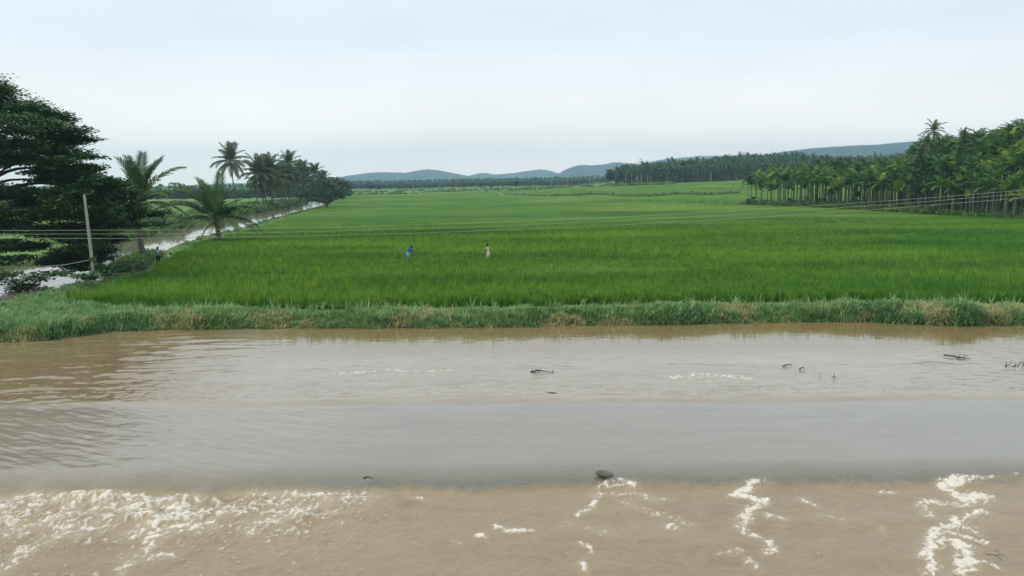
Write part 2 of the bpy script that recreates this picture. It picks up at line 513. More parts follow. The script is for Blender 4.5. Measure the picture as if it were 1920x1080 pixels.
# older, paler crop farther back
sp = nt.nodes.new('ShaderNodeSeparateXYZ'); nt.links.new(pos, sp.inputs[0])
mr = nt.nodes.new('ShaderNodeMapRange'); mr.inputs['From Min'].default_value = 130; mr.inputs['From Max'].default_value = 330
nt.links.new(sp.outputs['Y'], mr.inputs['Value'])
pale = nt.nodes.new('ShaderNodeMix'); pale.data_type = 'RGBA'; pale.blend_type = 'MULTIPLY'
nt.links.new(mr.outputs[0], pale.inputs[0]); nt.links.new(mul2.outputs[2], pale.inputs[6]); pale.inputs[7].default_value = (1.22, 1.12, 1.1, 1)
p = nt.nodes.new('ShaderNodeBsdfPrincipled'); p.inputs['Roughness'].default_value = 0.8; p.inputs['Specular IOR Level'].default_value = 0.1
nt.links.new(pale.outputs[2], p.inputs['Base Color'])
bp = nt.nodes.new('ShaderNodeBump'); bp.inputs['Strength'].default_value = 1.0; bp.inputs['Distance'].default_value = 0.2
nt.links.new(n2.outputs['Fac'], bp.inputs['Height']); nt.links.new(bp.outputs[0], p.inputs['Normal'])
o = nt.nodes.new('ShaderNodeOutputMaterial'); nt.links.new(p.outputs[0], o.inputs['Surface'])
M['canopy'] = m
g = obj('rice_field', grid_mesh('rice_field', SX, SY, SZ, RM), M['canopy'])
tag(g, 'broad bright green flooded rice field behind the river bank', kind='structure')

# ------------------------------------------------------------------ scatter (geometry nodes, for what nobody could count)
def scatter(name, sources, pts, rotz, scl, label, seed=0):
    n = len(pts)
    me = bpy.data.meshes.new(name)
    me.vertices.add(n); me.vertices.foreach_set('co', np.asarray(pts, np.float32).ravel())
    for an, arr in (('rotz', rotz), ('scl', scl)):
        a = me.attributes.new(an, 'FLOAT', 'POINT'); a.data.foreach_set('value', np.asarray(arr, np.float32))
    a = me.attributes.new('pick', 'INT', 'POINT')
    a.data.foreach_set('value', np.random.default_rng(seed + 5).integers(0, len(sources), n).astype(np.int32))
    o = obj(name, me)
    ng = bpy.data.node_groups.new(name, 'GeometryNodeTree')
    ng.interface.new_socket('Geometry', in_out='INPUT', socket_type='NodeSocketGeometry')
    ng.interface.new_socket('Geometry', in_out='OUTPUT', socket_type='NodeSocketGeometry')
    gi = ng.nodes.new('NodeGroupInput'); go = ng.nodes.new('NodeGroupOutput')
    iop = ng.nodes.new('GeometryNodeInstanceOnPoints')
    iop.inputs['Pick Instance'].default_value = True
    g2i = ng.nodes.new('GeometryNodeGeometryToInstance')
    for s in reversed(sources):
        oi = ng.nodes.new('GeometryNodeObjectInfo'); oi.inputs['Object'].default_value = s
        ng.links.new(oi.outputs['Geometry'], g2i.inputs[0])
        g2i2 = g2i
    # one Geometry-to-Instance per source, joined
    ng.nodes.remove(g2i)
    jn = ng.nodes.new('GeometryNodeJoinGeometry')
    for nd in [q for q in ng.nodes if q.bl_idname == 'GeometryNodeObjectInfo']:
        gt = ng.nodes.new('GeometryNodeGeometryToInstance')
        ng.links.new(nd.outputs['Geometry'], gt.inputs[0]); ng.links.new(gt.outputs[0], jn.inputs[0])
    def attr(nm, dt):
        a = ng.nodes.new('GeometryNodeInputNamedAttribute'); a.data_type = dt; a.inputs['Name'].default_value = nm
        return a.outputs['Attribute']
    cx = ng.nodes.new('ShaderNodeCombineXYZ')
    ng.links.new(attr('rotz', 'FLOAT'), cx.inputs['Z'])
    ng.links.new(gi.outputs[0], iop.inputs['Points']); ng.links.new(jn.outputs[0], iop.inputs['Instance'])
    ng.links.new(attr('pick', 'INT'), iop.inputs['Instance Index'])
    ng.links.new(cx.outputs[0], iop.inputs['Rotation'])
    ng.links.new(attr('scl', 'FLOAT'), iop.inputs['Scale'])
    ng.links.new(iop.outputs[0], go.inputs[0])
    md = o.modifiers.new('scatter', 'NODES'); md.node_group = ng
    tag(o, label, kind='stuff')
    return o

def source(name, me, mat):
    return obj(name, me, mat, link=False)

# blades
def blades(base, n_each, h, w, spread, bend, r, segs=2):
    """bundles of tapered bent blades; base (k,3)"""
    k = len(base)
    B = np.repeat(base, n_each, 0); n = len(B)
    az = r.uniform(0, 2 * np.pi, n)
    ln = h * r.uniform(0.65, 1.1, n)
    tilt = np.abs(r.normal(0, spread, n)) + 0.03
    bd = bend * r.uniform(0.3, 1.3, n)
    d = np.stack([np.cos(az), np.sin(az), 0 * az], -1)
    s = np.stack([-np.sin(az + r.normal(0, .5, n)), np.cos(az), 0 * az], -1)
    wv = w * r.uniform(0.7, 1.3, n)
    rows = []
    P = B + d * 0.02
    ang = tilt.copy()
    for i in range(segs + 1):
        ww = wv * (1 - (i / (segs + 0.0)) ** 1.6) if i else wv * 0.8
        rows.append((P.copy(), ww))
        st = ln / segs
        P = P + (d * np.sin(ang)[:, None] + np.array([0, 0, 1.0]) * np.cos(ang)[:, None]) * st[:, None]
        ang = ang + bd / segs * (1 + i)
    V = []; Q = []; T = []
    nv = 2 * segs + 1
    arr = np.zeros((n, nv, 3))
    for i in range(segs):
        P, ww = rows[i]
        arr[:, 2 * i] = P - s * ww[:, None] / 2; arr[:, 2 * i + 1] = P + s * ww[:, None] / 2
    arr[:, 2 * segs] = rows[segs][0]
    off = (np.arange(n) * nv)[:, None]
    for i in range(segs - 1):
        Q.append(off + np.array([2 * i, 2 * i + 1, 2 * i + 3, 2 * i + 2]))
    T = off + np.array([2 * segs - 2, 2 * segs - 1, 2 * segs])
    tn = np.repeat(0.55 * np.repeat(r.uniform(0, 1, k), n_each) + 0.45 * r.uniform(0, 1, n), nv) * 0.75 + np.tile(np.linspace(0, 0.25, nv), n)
    me = mesh_from('blades', arr.reshape(-1, 3), quads=np.concatenate(Q) if Q else None, tris=T)
    a = me.attributes.new('tone', 'FLOAT', 'POINT'); a.data.foreach_set('value', tn.astype(np.float32))
    return me

# rice tiles
TILE = 2.4
rice_src = []
for v in range(4):
    gx, gy = np.meshgrid(np.arange(-TILE / 2, TILE / 2, 0.24), np.arange(-TILE / 2, TILE / 2, 0.24))
    b = np.stack([gx.ravel() + 0.12, gy.ravel() + 0.12, 0 * gx.ravel()], -1)
    b[:, :2] += rng.normal(0, 0.05, (len(b), 2))
    b[:, 2] += rng.normal(0, 0.085, len(b))
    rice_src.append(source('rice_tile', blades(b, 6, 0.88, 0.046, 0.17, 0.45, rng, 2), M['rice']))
pts = []
yy = 46.0
while yy < 150:
    half = 0.66 * yy + 6
    for xx in np.arange(-half, half, TILE):
        pts.append((xx, yy))
    yy += TILE
P = np.array(pts)
P += rng.uniform(-0.2, 0.2, P.shape)
ok = np.ones(len(P), bool)
for dx_, dy_ in ((-1.2, -1.2), (1.2, -1.2), (1.2, 1.2), (-1.2, 1.2), (0, -1.2)):
    ok &= rice_mask(P[:, 0] + dx_, P[:, 1] + dy_)
b_ = rng.uniform(-0.24, 0.24, (9, 3)) * np.array([1, 1, 0.15])
mini = [source('rice_tuft', blades(rng.uniform(-0.24, 0.24, (7, 3)) * np.array([1, 1, 0.2]), 6, 0.88, 0.046, 0.17, 0.45, rng, 2), M['rice']) for _ in range(4)]
ex = []
for (qx, qy) in P[~ok]:
    for ix in range(5):
        for iy in range(5):
            ex.append((qx - 0.96 + ix * 0.48, qy - 0.96 + iy * 0.48))
ex = np.array(ex); ex += rng.uniform(-.1, .1, ex.shape)
ex = ex[rice_mask(ex[:, 0], ex[:, 1] + 0.25) & (ex[:, 1] < 100)]
E3 = np.concatenate([ex, gz(ex[:, 0], ex[:, 1])[:, None]], 1)
scatter('rice_edge_plants', mini, E3, rng.uniform(0, 6.28, len(ex)), rng.uniform(0.75, 1.12, len(ex)), 'uneven rice plants along the edges of the near field', 2)
P = P[ok]
# taper the blades into the canopy with distance
sc = 1.0 - 0.28 * sst(95, 150, P[:, 1]) + rng.normal(0, 0.03, len(P)) + 0.08 * perlin(P[:, 0] * 0.05, P[:, 1] * 0.12, 31)
for ln_, (a0, sl, wd) in enumerate([(61.0, .05, 1.3), (71.5, -.03, .9), (83.0, .04, 1.2), (104.0, -.06, 1.5)]):
    off = P[:, 1] - a0 - sl * P[:, 0] - 1.5 * perlin(P[:, 0] * .05, ln_ * 3.0, 14)
    sc -= 0.26 * np.exp(-(off / wd) ** 2) * sst(-.2, .5, perlin(P[:, 0] * .07, ln_ * 5.0, 15) + .3)
P3 = np.concatenate([P, gz(P[:, 0], P[:, 1])[:, None]], 1)
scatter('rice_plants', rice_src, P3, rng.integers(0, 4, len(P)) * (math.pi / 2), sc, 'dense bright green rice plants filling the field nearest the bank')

# bank grass clumps
def clump(n, h, w, spread, bend, seed, rad=0.3):
    r = np.random.default_rng(seed)
    a = r.uniform(0, 2 * np.pi, n); q = rad * np.sqrt(r.uniform(0, 1, n))
    b = np.stack([np.cos(a) * q, np.sin(a) * q, 0 * a], -1)
    return blades(b, 3, h, w, spread, bend, r, 3)
grass_src = [source('grass_clump', clump(11, 0.60, 0.055, 0.55, 1.3, s, 0.28), M['bank']) for s in range(4)]
dry_src = [source('dry_grass_clump', clump(11, 0.52, 0.052, 0.65, 1.5, s + 9, 0.28), M['bank_dry']) for s in range(3)]
weed_src = [source('weed_clump', clump(10, 0.60, 0.075, 0.6, 1.0, s + 19, 0.32), M['weed']) for s in range(3)]

def band(n, x0, x1, d0, d1, r):
    x = r.uniform(x0, x1, n); d = r.uniform(d0, d1, n)
    return x, shore(x) + d
r = np.random.default_rng(3)
bx, by = band(7000, -38, 40, -0.15, 2.3, r)
dens = perlin(bx * 0.35, by * 0.5, 41) + 0.5 * perlin(bx * 1.2, by, 42)
bz = gz(bx, by)
hgt = 1.0 + 0.32 * perlin(bx * 0.22, 2.0, 43) + 0.22 * perlin(bx * 0.75, by * .5, 47) + 0.18 * r.normal(0, 1, len(bx))
prof = np.interp(by - shore(bx), [-0.2, 0.4, 1.2, 2.3], [0.7, 0.9, 0.85, 0.45])
hgt *= 1 + .45 * (np.exp(-((bx + 17.3) / 1.6) ** 2) + np.exp(-((bx - 9.0) / 1.2) ** 2) + .7 * np.exp(-((bx - 23) / 3.5) ** 2)) - .25 * np.exp(-((bx + 11) / 2.5) ** 2)
hgt = np.clip(hgt * prof, 0.35, 2.0) * (1 + 0.25 * sst(18, 24, bx))
drym = dens > 0.22
wm = (~drym) & ((perlin(bx * 0.16, 5.0, 44) > 0.25) | (bx < -24) | ((bx > 20) & (perlin(bx * 0.5, 9.0, 45) > 0.0)))
for mk_, nm, src, lb in ((drym, 'dry_bank_grass', dry_src, 'yellowing tangled grass along the water edge of the bank'),
                         (wm, 'bank_weeds', weed_src, 'leafy darker green weeds growing on the river bank'),
                         (~drym & ~wm, 'bank_grass', grass_src, 'pale green arching grass along the river bank')):
    pp = np.stack([bx, by, bz], -1)[mk_]
    pp[:, 2] -= 0.05
    scatter(nm, src, pp, r.uniform(0, 6.28, len(pp)), hgt[mk_], lb, 3)
tall_src = [source('tall_grass', clump(4, 0.95, 0.05, 0.45, 1.5, s + 60, 0.22), M['bank']) for s in range(4)]
tx, ty = band(420, -38, 40, 0.3, 2.4, r)
scatter('tall_bank_shoots', tall_src, np.stack([tx, ty, gz(tx, ty)], -1), r.uniform(0, 6.28, len(tx)), r.uniform(.55, 1.15, len(tx)), 'taller arching grass shoots along the back of the bank', 13)
# left bulge of the bank, canal margins and the bund along the canal
n = 9000
lx = r.uniform(-75, -18, n); ly = r.uniform(40, 66, n)
ok = (ly > shore(lx) - 0.1) & (canal_mask(lx, ly) < 0.35) & ~rice_mask(lx, ly) & (np.abs(lx / ly) < 0.85) & (lx > x_l(ly) - 2)
lx, ly = lx[ok], ly[ok]
pp = np.stack([lx, ly, gz(lx, ly) - 0.05], -1)
scatter('bulge_weeds', weed_src + grass_src[:2], pp, r.uniform(0, 6.28, len(pp)), r.uniform(0.6, 1.15, len(pp)) * (0.9 + 0.4 * perlin(lx * .3, ly * .3, 8)), 'bushy blue green weeds where the bank widens beside the canal', 4)
n = 7000
ly = 50 + 260 * r.uniform(0, 1, n) ** 1.7
side = r.uniform(0, 1, n) < 0.65
lx = np.where(side, x_r(ly) + r.uniform(-0.5, 3.8, n), x_l(ly) - r.uniform(-0.4, 3.0, n))
pp = np.stack([lx, ly, gz(lx, ly) - 0.05], -1)
scatter('canal_bank_grass', grass_src + dry_src[:1], pp, r.uniform(0, 6.28, n), np.where(side, r.uniform(0.25, 0.5, n), r.uniform(0.5, 1.0, n) * (1 + ly / 300)), 'rough pale grass on both banks of the canal', 5)

# ------------------------------------------------------------------ river water
drop_y = lambda x: 21.35 + 0.16 * perlin(x * 0.35, 1.7, 61) + 0.07 * perlin(x * 1.3, 4.7, 63) + 0.012 * x
road_far = lambda x: 28.6 + 0.15 * perlin(x * 0.2, 4.7, 62)
LOW = -0.36
rows = []
y = 7.0
while y < 48.5:
    rows.append(y)
    y += 0.030 + 0.0022 * max(0, y - 15) + (0.02 * max(0, y - 22) / 6 if y > 22 else 0) + (0.05 if y < 15 else 0)
rows = np.array(rows)
t_in = np.linspace(-1, 1, 820)
t_out = np.linspace(1.02, 4.0, 30) ** 1.6
tt = np.concatenate([-t_out[::-1], t_in, t_out])
WX = tt[None, :] * (0.70 * rows[:, None] + 2.0); WY = np.repeat(rows[:, None], len(tt), 1)

streaks = [([(0, 940), (60, 925), (130, 925), (200, 950)], .30, 1.0), ([(250, 960), (300, 945), (400, 910), (470, 916)], .26, 1.1), ([(340, 960), (300, 985), (260, 1000)], .26, 1.0),
           ([(120, 1000), (60, 1030), (0, 1070)], .22, .8), ([(390, 985), (300, 1000), (270, 1040)], .22, .9), ([(490, 918), (560, 935), (640, 925), (745, 908)], .20, .9),
           ([(480, 985), (560, 965), (640, 940), (700, 930)], .20, .8), ([(140, 915), (190, 930), (240, 930), (280, 960)], .26, .9), ([(230, 1080), (235, 1050), (310, 1045)], .14, .8),
           ([(0, 985), (60, 990), (130, 960)], .30, .8), ([(200, 980), (150, 1000), (110, 1000)], .22, .8), ([(0, 1050), (60, 1040)], .2, .6), ([(460, 1000), (500, 985)], .14, .7),
           ([(1130, 915), (1160, 903), (1180, 912)], .13, 1.1), ([(1120, 930), (1180, 928), (1240, 938)], .13, .8), ([(1085, 970), (1100, 955), (1115, 940)], .09, 1.0),
           ([(1180, 945), (1220, 960), (1290, 985)], .16, .6), ([(1060, 985), (1150, 1000)], .12, .5), ([(930, 990), (1000, 990)], .06, 1.0), ([(890, 1003), (912, 1005)], .07, 1.1),
           ([(760, 935), (800, 938)], .06, .9), ([(1090, 1020), (1115, 1035), (1118, 1040)], .05, 1.0), ([(1100, 1055), (1110, 1075)], .06, 1.0), ([(1240, 985), (1270, 990)], .07, .8), ([(840, 1010), (855, 1020)], .05, .8),
           ([(1415, 902), (1405, 920), (1392, 935), (1430, 940), (1425, 955), (1395, 962), (1390, 975)], .12, 1.15), ([(1385, 975), (1410, 1000), (1440, 1010), (1430, 1030)], .11, .9),
           ([(1440, 968), (1465, 975)], .08, .9), ([(1500, 940), (1530, 945)], .09, .8), ([(1390, 1055), (1415, 1065)], .1, .9), ([(1545, 970), (1580, 972)], .05, .7), ([(1635, 920), (1670, 922)], .06, .7),
           ([(1350, 1040), (1380, 1035)], .06, .7), ([(1640, 985), (1660, 1000)], .06, .6),
           ([(1890, 893), (1840, 895), (1790, 902), (1775, 918), (1800, 935), (1850, 935)], .17, 1.25), ([(1745, 945), (1780, 945), (1820, 940)], .16, 1.0), ([(1740, 945), (1745, 965)], .12, .9),
           ([(1840, 960), (1800, 975), (1770, 995), (1735, 1030), (1730, 1045)], .14, 1.1), ([(1800, 980), (1830, 1000)], .12, .9), ([(1790, 1005), (1840, 1020)], .13, 1.0),
           ([(1790, 1020), (1820, 1050), (1800, 1075)], .15, 1.1), ([(1730, 1040), (1760, 1080)], .13, .9), ([(1840, 1050), (1880, 1065)], .08, .6)]
far_streaks = [([(640, 702), (730, 695), (790, 697), (840, 695)], .35, 1.0), ([(730, 692), (760, 695)], .3, 1.0), ([(1265, 707), (1340, 703), (1400, 710)], .45, 1.1), ([(1330, 716), (1350, 718)], .3, .8), ([(1420, 722), (1440, 720)], .3, .7)]

def seg_mask(X, Y, streaks, z):
    mk_ = np.zeros_like(X)
    for pl, w, s in streaks:
        pw = [on_z(a, b, z) for a, b in pl]
        best = np.full(X.shape, 1e9)
        for a, b in zip(pw[:-1], pw[1:]):
            dx, dy = b.x - a.x, b.y - a.y
            l2 = dx * dx + dy * dy + 1e-9
            t = np.clip(((X - a.x) * dx + (Y - a.y) * dy) / l2, 0, 1)
            # depth is foreshortened in the flow, streaks are stretched along it
            best = np.minimum(best, (X - a.x - t * dx) ** 2 + ((Y - a.y - t * dy) / 1.25) ** 2)
        mk_ = np.maximum(mk_, s * np.exp(-best / (w * w)))
    return mk_

d = WY - drop_y(WX)
dn_ = d + 0.15 * perlin(WX * .8, WY * .3, 64)
tq = np.clip((dn_ + 0.6) / 1.9, 0, 1) ** 0.62
near = 1 - tq ** 3 * (tq * (tq * 6 - 15) + 10)
lf = sst(2.0, -6.0, WX) if False else 1 - sst(-6.0, -1.4, WX)           # stronger turbulence on the left
wx = WX + 0.35 * fbm(WX * 0.9, WY * 0.9, 3, 71); wy = WY + 0.35 * fbm(WX * 0.9, WY * 0.9, 3, 75)
boil = fbm(wx * 0.9, wy * 0.8, 5, 80, 0.5)
fine = fbm(wx * 4, wy * 3.2, 3, 85, 0.55)
Z = np.zeros_like(WX)
jump = np.exp(-((d + 1.2) / 0.7) ** 2)
roll_x = (0.55 + 0.9 * perlin(WX * 0.75, 2.2, 66) + 0.45 * perlin(WX * 2.1, 5.2, 67)).clip(0, 1.3)
roll_c = -0.95 + 0.30 * perlin(WX * 0.9, 8.2, 68)
roll = np.exp(-((d - roll_c) / np.where(d > roll_c, 0.17, 0.38)) ** 2) * roll_x
roll2 = np.exp(-((d - roll_c + 1.15 + 0.4 * perlin(WX * .6, 4.4, 69)) / 0.38) ** 2) * (0.4 + perlin(WX * 0.9, 12.2, 70)).clip(0, 1.2)
lump_ = (0.6 - np.abs(fbm(wx * 1.5, wy * 1.3, 3, 81, 0.5))) 
Z += near * (LOW + sst(-0.2, -0.8, d) * boil * (0.022 + 0.045 * lf * np.exp(-np.maximum(-d - 0.5, 0) / 2.5)) + 0.006 * fine
             + (0.03 + 0.27 * lf) * roll + (0.01 + 0.19 * lf) * roll2 + sst(-0.3, -1.0, d) * lump_ * 0.11 * lf * np.exp(-np.maximum(-d - 1, 0) / 2.5))
mask_n = np.zeros_like(WX)
sel = rows < 22.5
sw = 0.6
mask_n[sel] = seg_mask((WX * (1 - sw) + wx * sw)[sel], (WY * (1 - sw) + wy * sw)[sel], [(a_, w_ * 1.6, s_) for a_, w_, s_ in streaks], LOW)
mask_n *= np.where(WX < -2.5, sst(-0.15, -0.5, d), sst(0.15, -0.15, d))
ca, sa = math.cos(0.75), math.sin(0.75)
qx, qy = (WX * ca + WY * sa), (-WX * sa + WY * ca)
qx = qx + 0.25 * fbm(WX * 1.8, WY * 1.8, 2, 130); qy = qy + 0.22 * fbm(WX * 1.8, WY * 1.8, 2, 133)
rid = (1 - np.abs(fbm(qx * 1.1, qy * 2.6, 4, 90, 0.6)) * 2.6).clip(0, 1)
hi = fbm(WX * 7.5, WY * 6.0, 4, 95, 0.62)
crest = lf * near * (sst(0.35, 0.9, roll) * sst(-0.28, 0.05, d - roll_c) + 0.8 * sst(0.4, 0.9, roll2) * 1.0 + 0.55 * np.exp(-((d + 1.7) / 1.0) ** 2) * (.4 + boil).clip(0, 1))
foam = sst(0.46, 0.94, 0.70 * np.maximum(mask_n, 0.95 * crest.clip(0, 1)) + 0.38 * rid + 0.30 * hi) * (np.maximum(mask_n, crest) > 0.06)
bandL = lf * np.exp(-((d + 1.25) / 1.05) ** 2) * near
foam = np.maximum(foam, 0.97 * sst(0.44, 0.90, 0.66 * bandL * (0.75 + 0.5 * boil) + 0.34 * rid + 0.34 * hi - 0.06) * (bandL > 0.08) * sst(-0.2, -0.55, d))
base_l = (0.52 * lf * np.exp(-np.abs(d + 1.8) / 1.8) + 0.05 * lf) * near
foam = np.maximum(foam, 0.8 * sst(0.80, 1.12, rid * 0.70 + hi * 0.30 + base_l + 0.05) * near * sst(-0.3, -0.6, d))
# sheet over the drowned road
mid = sst(-0.5, 0.6, d) * (1 - sst(-0.6, 0.6, WY - road_far(WX)))
Z += -0.05 * mid + 0.012 * np.exp(-(d / 0.5) ** 2) * perlin(WX * 2.6, WY * 0.7, 140)
ang = WX * 0.9 + WY * 0.45
rip = fbm((WX - 0.9 * WY) * 0.55, (WY + 0.55 * WX) * 2.4, 3, 100)
lfm = 1 - sst(-10.5, -4.5, WX - 0.25 * (WY - 21))
Z += mid * (0.020 * lfm * rip + 0.006 * fbm(WX * 0.7, WY * 1.4, 3, 104))
# far edge of the road: a shallow standing trough
e = WY - road_far(WX)
Z += -0.030 * np.exp(-(e / 0.35) ** 2) * sst(-12, -7, WX) + 0.02 * np.exp(-((e - 0.9) / 0.5) ** 2)
# deep water beyond
deep = sst(0.0, 1.0, e)
amp = 0.011 + 0.024 * (1 - sst(0, 7, e))
lfd = 1 - sst(-17, -9.5, WX + 0.12 * (WY - 36))
Z += deep * (amp * (1 - 0.75 * sst(36.0, 39.0, WY)) * fbm(WX * 1.1, WY * 2.6, 5, 110, 0.58) + (1 - sst(40, 43.5, WY) * 0.6) * lfd * 0.040 * fbm((WX - 0.8 * WY) * 0.35, WY * 1.3, 4, 114))
# ridge of the second drowned edge at about 33 m
Z += 0.035 * np.exp(-((WY - 33.9 - 0.4 * perlin(WX * 0.15, 2, 7)) / 0.55) ** 2) * (0.4 + perlin(WX * 0.3, 6, 8))
mask_f = np.zeros_like(WX)
sel = (rows > 28) & (rows < 40)
mask_f[sel] = seg_mask(WX[sel], WY[sel] , far_streaks, 0.0)
foam = np.maximum(foam, sst(0.7, 1.1, 0.6 * mask_f + 0.5 * (1 - np.abs(fbm(WX * 2.2, WY * 2.2, 3, 120)) * 2.2).clip(0, 1) * (mask_f > 0.1)))
Z += foam * 0.025 * (1 + hi)
me = grid_mesh('river', WX, WY, Z)
a = me.attributes.new('foam', 'FLOAT', 'POINT'); a.data.foreach_set('value', foam.astype(np.float32).ravel())
thin = (1 - sst(-0.6, 0.6, WY - road_far(WX))) * sst(-0.5, -0.05, d + 0.12 * fine) * (0.50 + 0.50 * np.exp(-(d.clip(0, 99) / 0.55) ** 1.2)) * (1 - 0.5 * lfm)
a = me.attributes.new('thin', 'FLOAT', 'POINT'); a.data.foreach_set('value', thin.astype(np.float32).ravel())
aer = np.clip(0.75 * mask_n + 0.8 * lf * near * np.exp(-((d + 1.2) / 1.6) ** 2) * (0.6 + 0.8 * boil), 0, 1) * near
a = me.attributes.new('aer', 'FLOAT', 'POINT'); a.data.foreach_set('value', aer.astype(np.float32).ravel())
a = me.attributes.new('near', 'FLOAT', 'POINT'); a.data.foreach_set('value', near.astype(np.float32).ravel())
a = me.attributes.new('calm', 'FLOAT', 'POINT'); a.data.foreach_set('value', np.maximum(sst(35.5, 38.5, WY) * (1 - lfd), 0.85 * lfd * deep).astype(np.float32).ravel())

m, nt = new_mat('muddy_river_water')
geo = nt.nodes.new('ShaderNodeNewGeometry'); pos = geo.outputs['Position']
def att(nm):
    a = nt.nodes.new('ShaderNodeAttribute'); a.attribute_name = nm; return a.outputs['Fac']
n1 = noise_node(nt, scaled(nt, pos, (0.22, 0.75, 1)), 1.0, 7, 0.66, 0.6)
c1 = ramp(nt, [(0.3, (0.290, 0.240, 0.165)), (0.7, (0.370, 0.315, 0.225))])
nt.links.new(n1.outputs['Fac'], c1.inputs['Fac'])
thn = nt.nodes.new('ShaderNodeMix'); thn.data_type = 'RGBA'
nt.links.new(att('thin'), thn.inputs[0]); nt.links.new(c1.outputs[0], thn.inputs[6]); thn.inputs[7].default_value = (0.180, 0.185, 0.150, 1)
calm = nt.nodes.new('ShaderNodeMix'); calm.data_type = 'RGBA'
nt.links.new(att('calm'), calm.inputs[0]); nt.links.new(thn.outputs[2], calm.inputs[6]); calm.inputs[7].default_value = (0.240, 0.170, 0.075, 1)
body = nt.nodes.new('ShaderNodeBsdfPrincipled')
sw1 = noise_node(nt, scaled(nt, pos, (0.9, 1.5, 1)), 1.0, 6, 0.62, 1.6)
sr = ramp(nt, [(0.44, (0, 0, 0)), (0.50, (1, 1, 1)), (0.56, (0, 0, 0))]); nt.links.new(sw1.outputs['Fac'], sr.inputs['Fac'])
sm = nt.nodes.new('ShaderNodeMath'); sm.operation = 'MULTIPLY'; nt.links.new(sr.outputs[0], sm.inputs[0]); nt.links.new(att('near'), sm.inputs[1])
sm2 = nt.nodes.new('ShaderNodeMath'); sm2.operation = 'MULTIPLY_ADD'; sm2.inputs[1].default_value = 0.26; nt.links.new(sm.outputs[0], sm2.inputs[0]); nt.links.new(att('aer'), sm2.inputs[2]); sm2.use_clamp = True
nearm = nt.nodes.new('ShaderNodeMix'); nearm.data_type = 'RGBA'; nearm.blend_type = 'MULTIPLY'
nt.links.new(att('near'), nearm.inputs[0]); nt.links.new(calm.outputs[2], nearm.inputs[6]); nearm.inputs[7].default_value = (0.90, 0.80, 0.64, 1)
spl = nt.nodes.new('ShaderNodeMath'); spl.operation = 'MULTIPLY_ADD'; spl.inputs[1].default_value = -0.25; spl.inputs[2].default_value = 0.5
nt.links.new(att('near'), spl.inputs[0]); nt.links.new(spl.outputs[0], body.inputs['Specular IOR Level'])
aerm = nt.nodes.new('ShaderNodeMix'); aerm.data_type = 'RGBA'
nt.links.new(sm2.outputs[0], aerm.inputs[0]); nt.links.new(nearm.outputs[2], aerm.inputs[6]); aerm.inputs[7].default_value = (0.40, 0.325, 0.200, 1)
nt.links.new(aerm.outputs[2], body.inputs['Base Color'])
rgh = nt.nodes.new('ShaderNodeMath'); rgh.operation = 'MULTIPLY_ADD'; rgh.inputs[1].default_value = 0.26; rgh.inputs[2].default_value = 0.06
nt.links.new(att('near'), rgh.inputs[0]); nt.links.new(rgh.outputs[0], body.inputs['Roughness'])
body.inputs['IOR'].default_value = 1.5
bn = noise_node(nt, scaled(nt, pos, (2.5, 5, 2.5)), 1.0, 5, 0.6, 0.4)
bs = nt.nodes.new('ShaderNodeMath'); bs.operation = 'MULTIPLY_ADD'; bs.inputs[1].default_value = -0.24; bs.inputs[2].default_value = 0.30
nt.links.new(att('calm'), bs.inputs[0])
bp = nt.nodes.new('ShaderNodeBump'); bp.inputs['Distance'].default_value = 0.04
nt.links.new(bs.outputs[0], bp.inputs['Strength'])
nt.links.new(bn.outputs['Fac'], bp.inputs['Height']); nt.links.new(bp.outputs[0], body.inputs['Normal'])
fm = nt.nodes.new('ShaderNodeBsdfPrincipled')
fm.inputs['Base Color'].default_value = (0.80, 0.735, 0.61, 1); fm.inputs['Roughness'].default_value = 0.7; fm.inputs['Specular IOR Level'].default_value = 0.2
fn = noise_node(nt, scaled(nt, pos, (14, 14, 14)), 1.0, 5, 0.7)
fb = nt.nodes.new('ShaderNodeBump'); fb.inputs['Distance'].default_value = 0.03; fb.inputs['Strength'].default_value = 0.8
nt.links.new(fn.outputs['Fac'], fb.inputs['Height']); nt.links.new(fb.outputs[0], fm.inputs['Normal'])
ff = nt.nodes.new('ShaderNodeMath'); ff.operation = 'MULTIPLY_ADD'; ff.inputs[1].default_value = 1.6; ff.inputs[2].default_value = -0.8
nt.links.new(fn.outputs['Fac'], ff.inputs[0])
fa = nt.nodes.new('ShaderNodeMath'); fa.operation = 'ADD'; nt.links.new(ff.outputs[0], fa.inputs[0]); nt.links.new(att('foam'), fa.inputs[1])
fg = nt.nodes.new('ShaderNodeMath'); fg.operation = 'MULTIPLY'; nt.links.new(fa.outputs[0], fg.inputs[0]); nt.links.new(att('foam'), fg.inputs[1]); fg.use_clamp = True
mx = nt.nodes.new('ShaderNodeMixShader')
nt.links.new(fg.outputs[0], mx.inputs[0]); nt.links.new(body.outputs[0], mx.inputs[1]); nt.links.new(fm.outputs[0], mx.inputs[2])
o = nt.nodes.new('ShaderNodeOutputMaterial'); nt.links.new(mx.outputs[0], o.inputs['Surface'])
M['river'] = m
g = obj('river_water', me, M['river'])
tag(g, 'wide muddy brown river pouring over a drowned road with foam below', kind='structure')

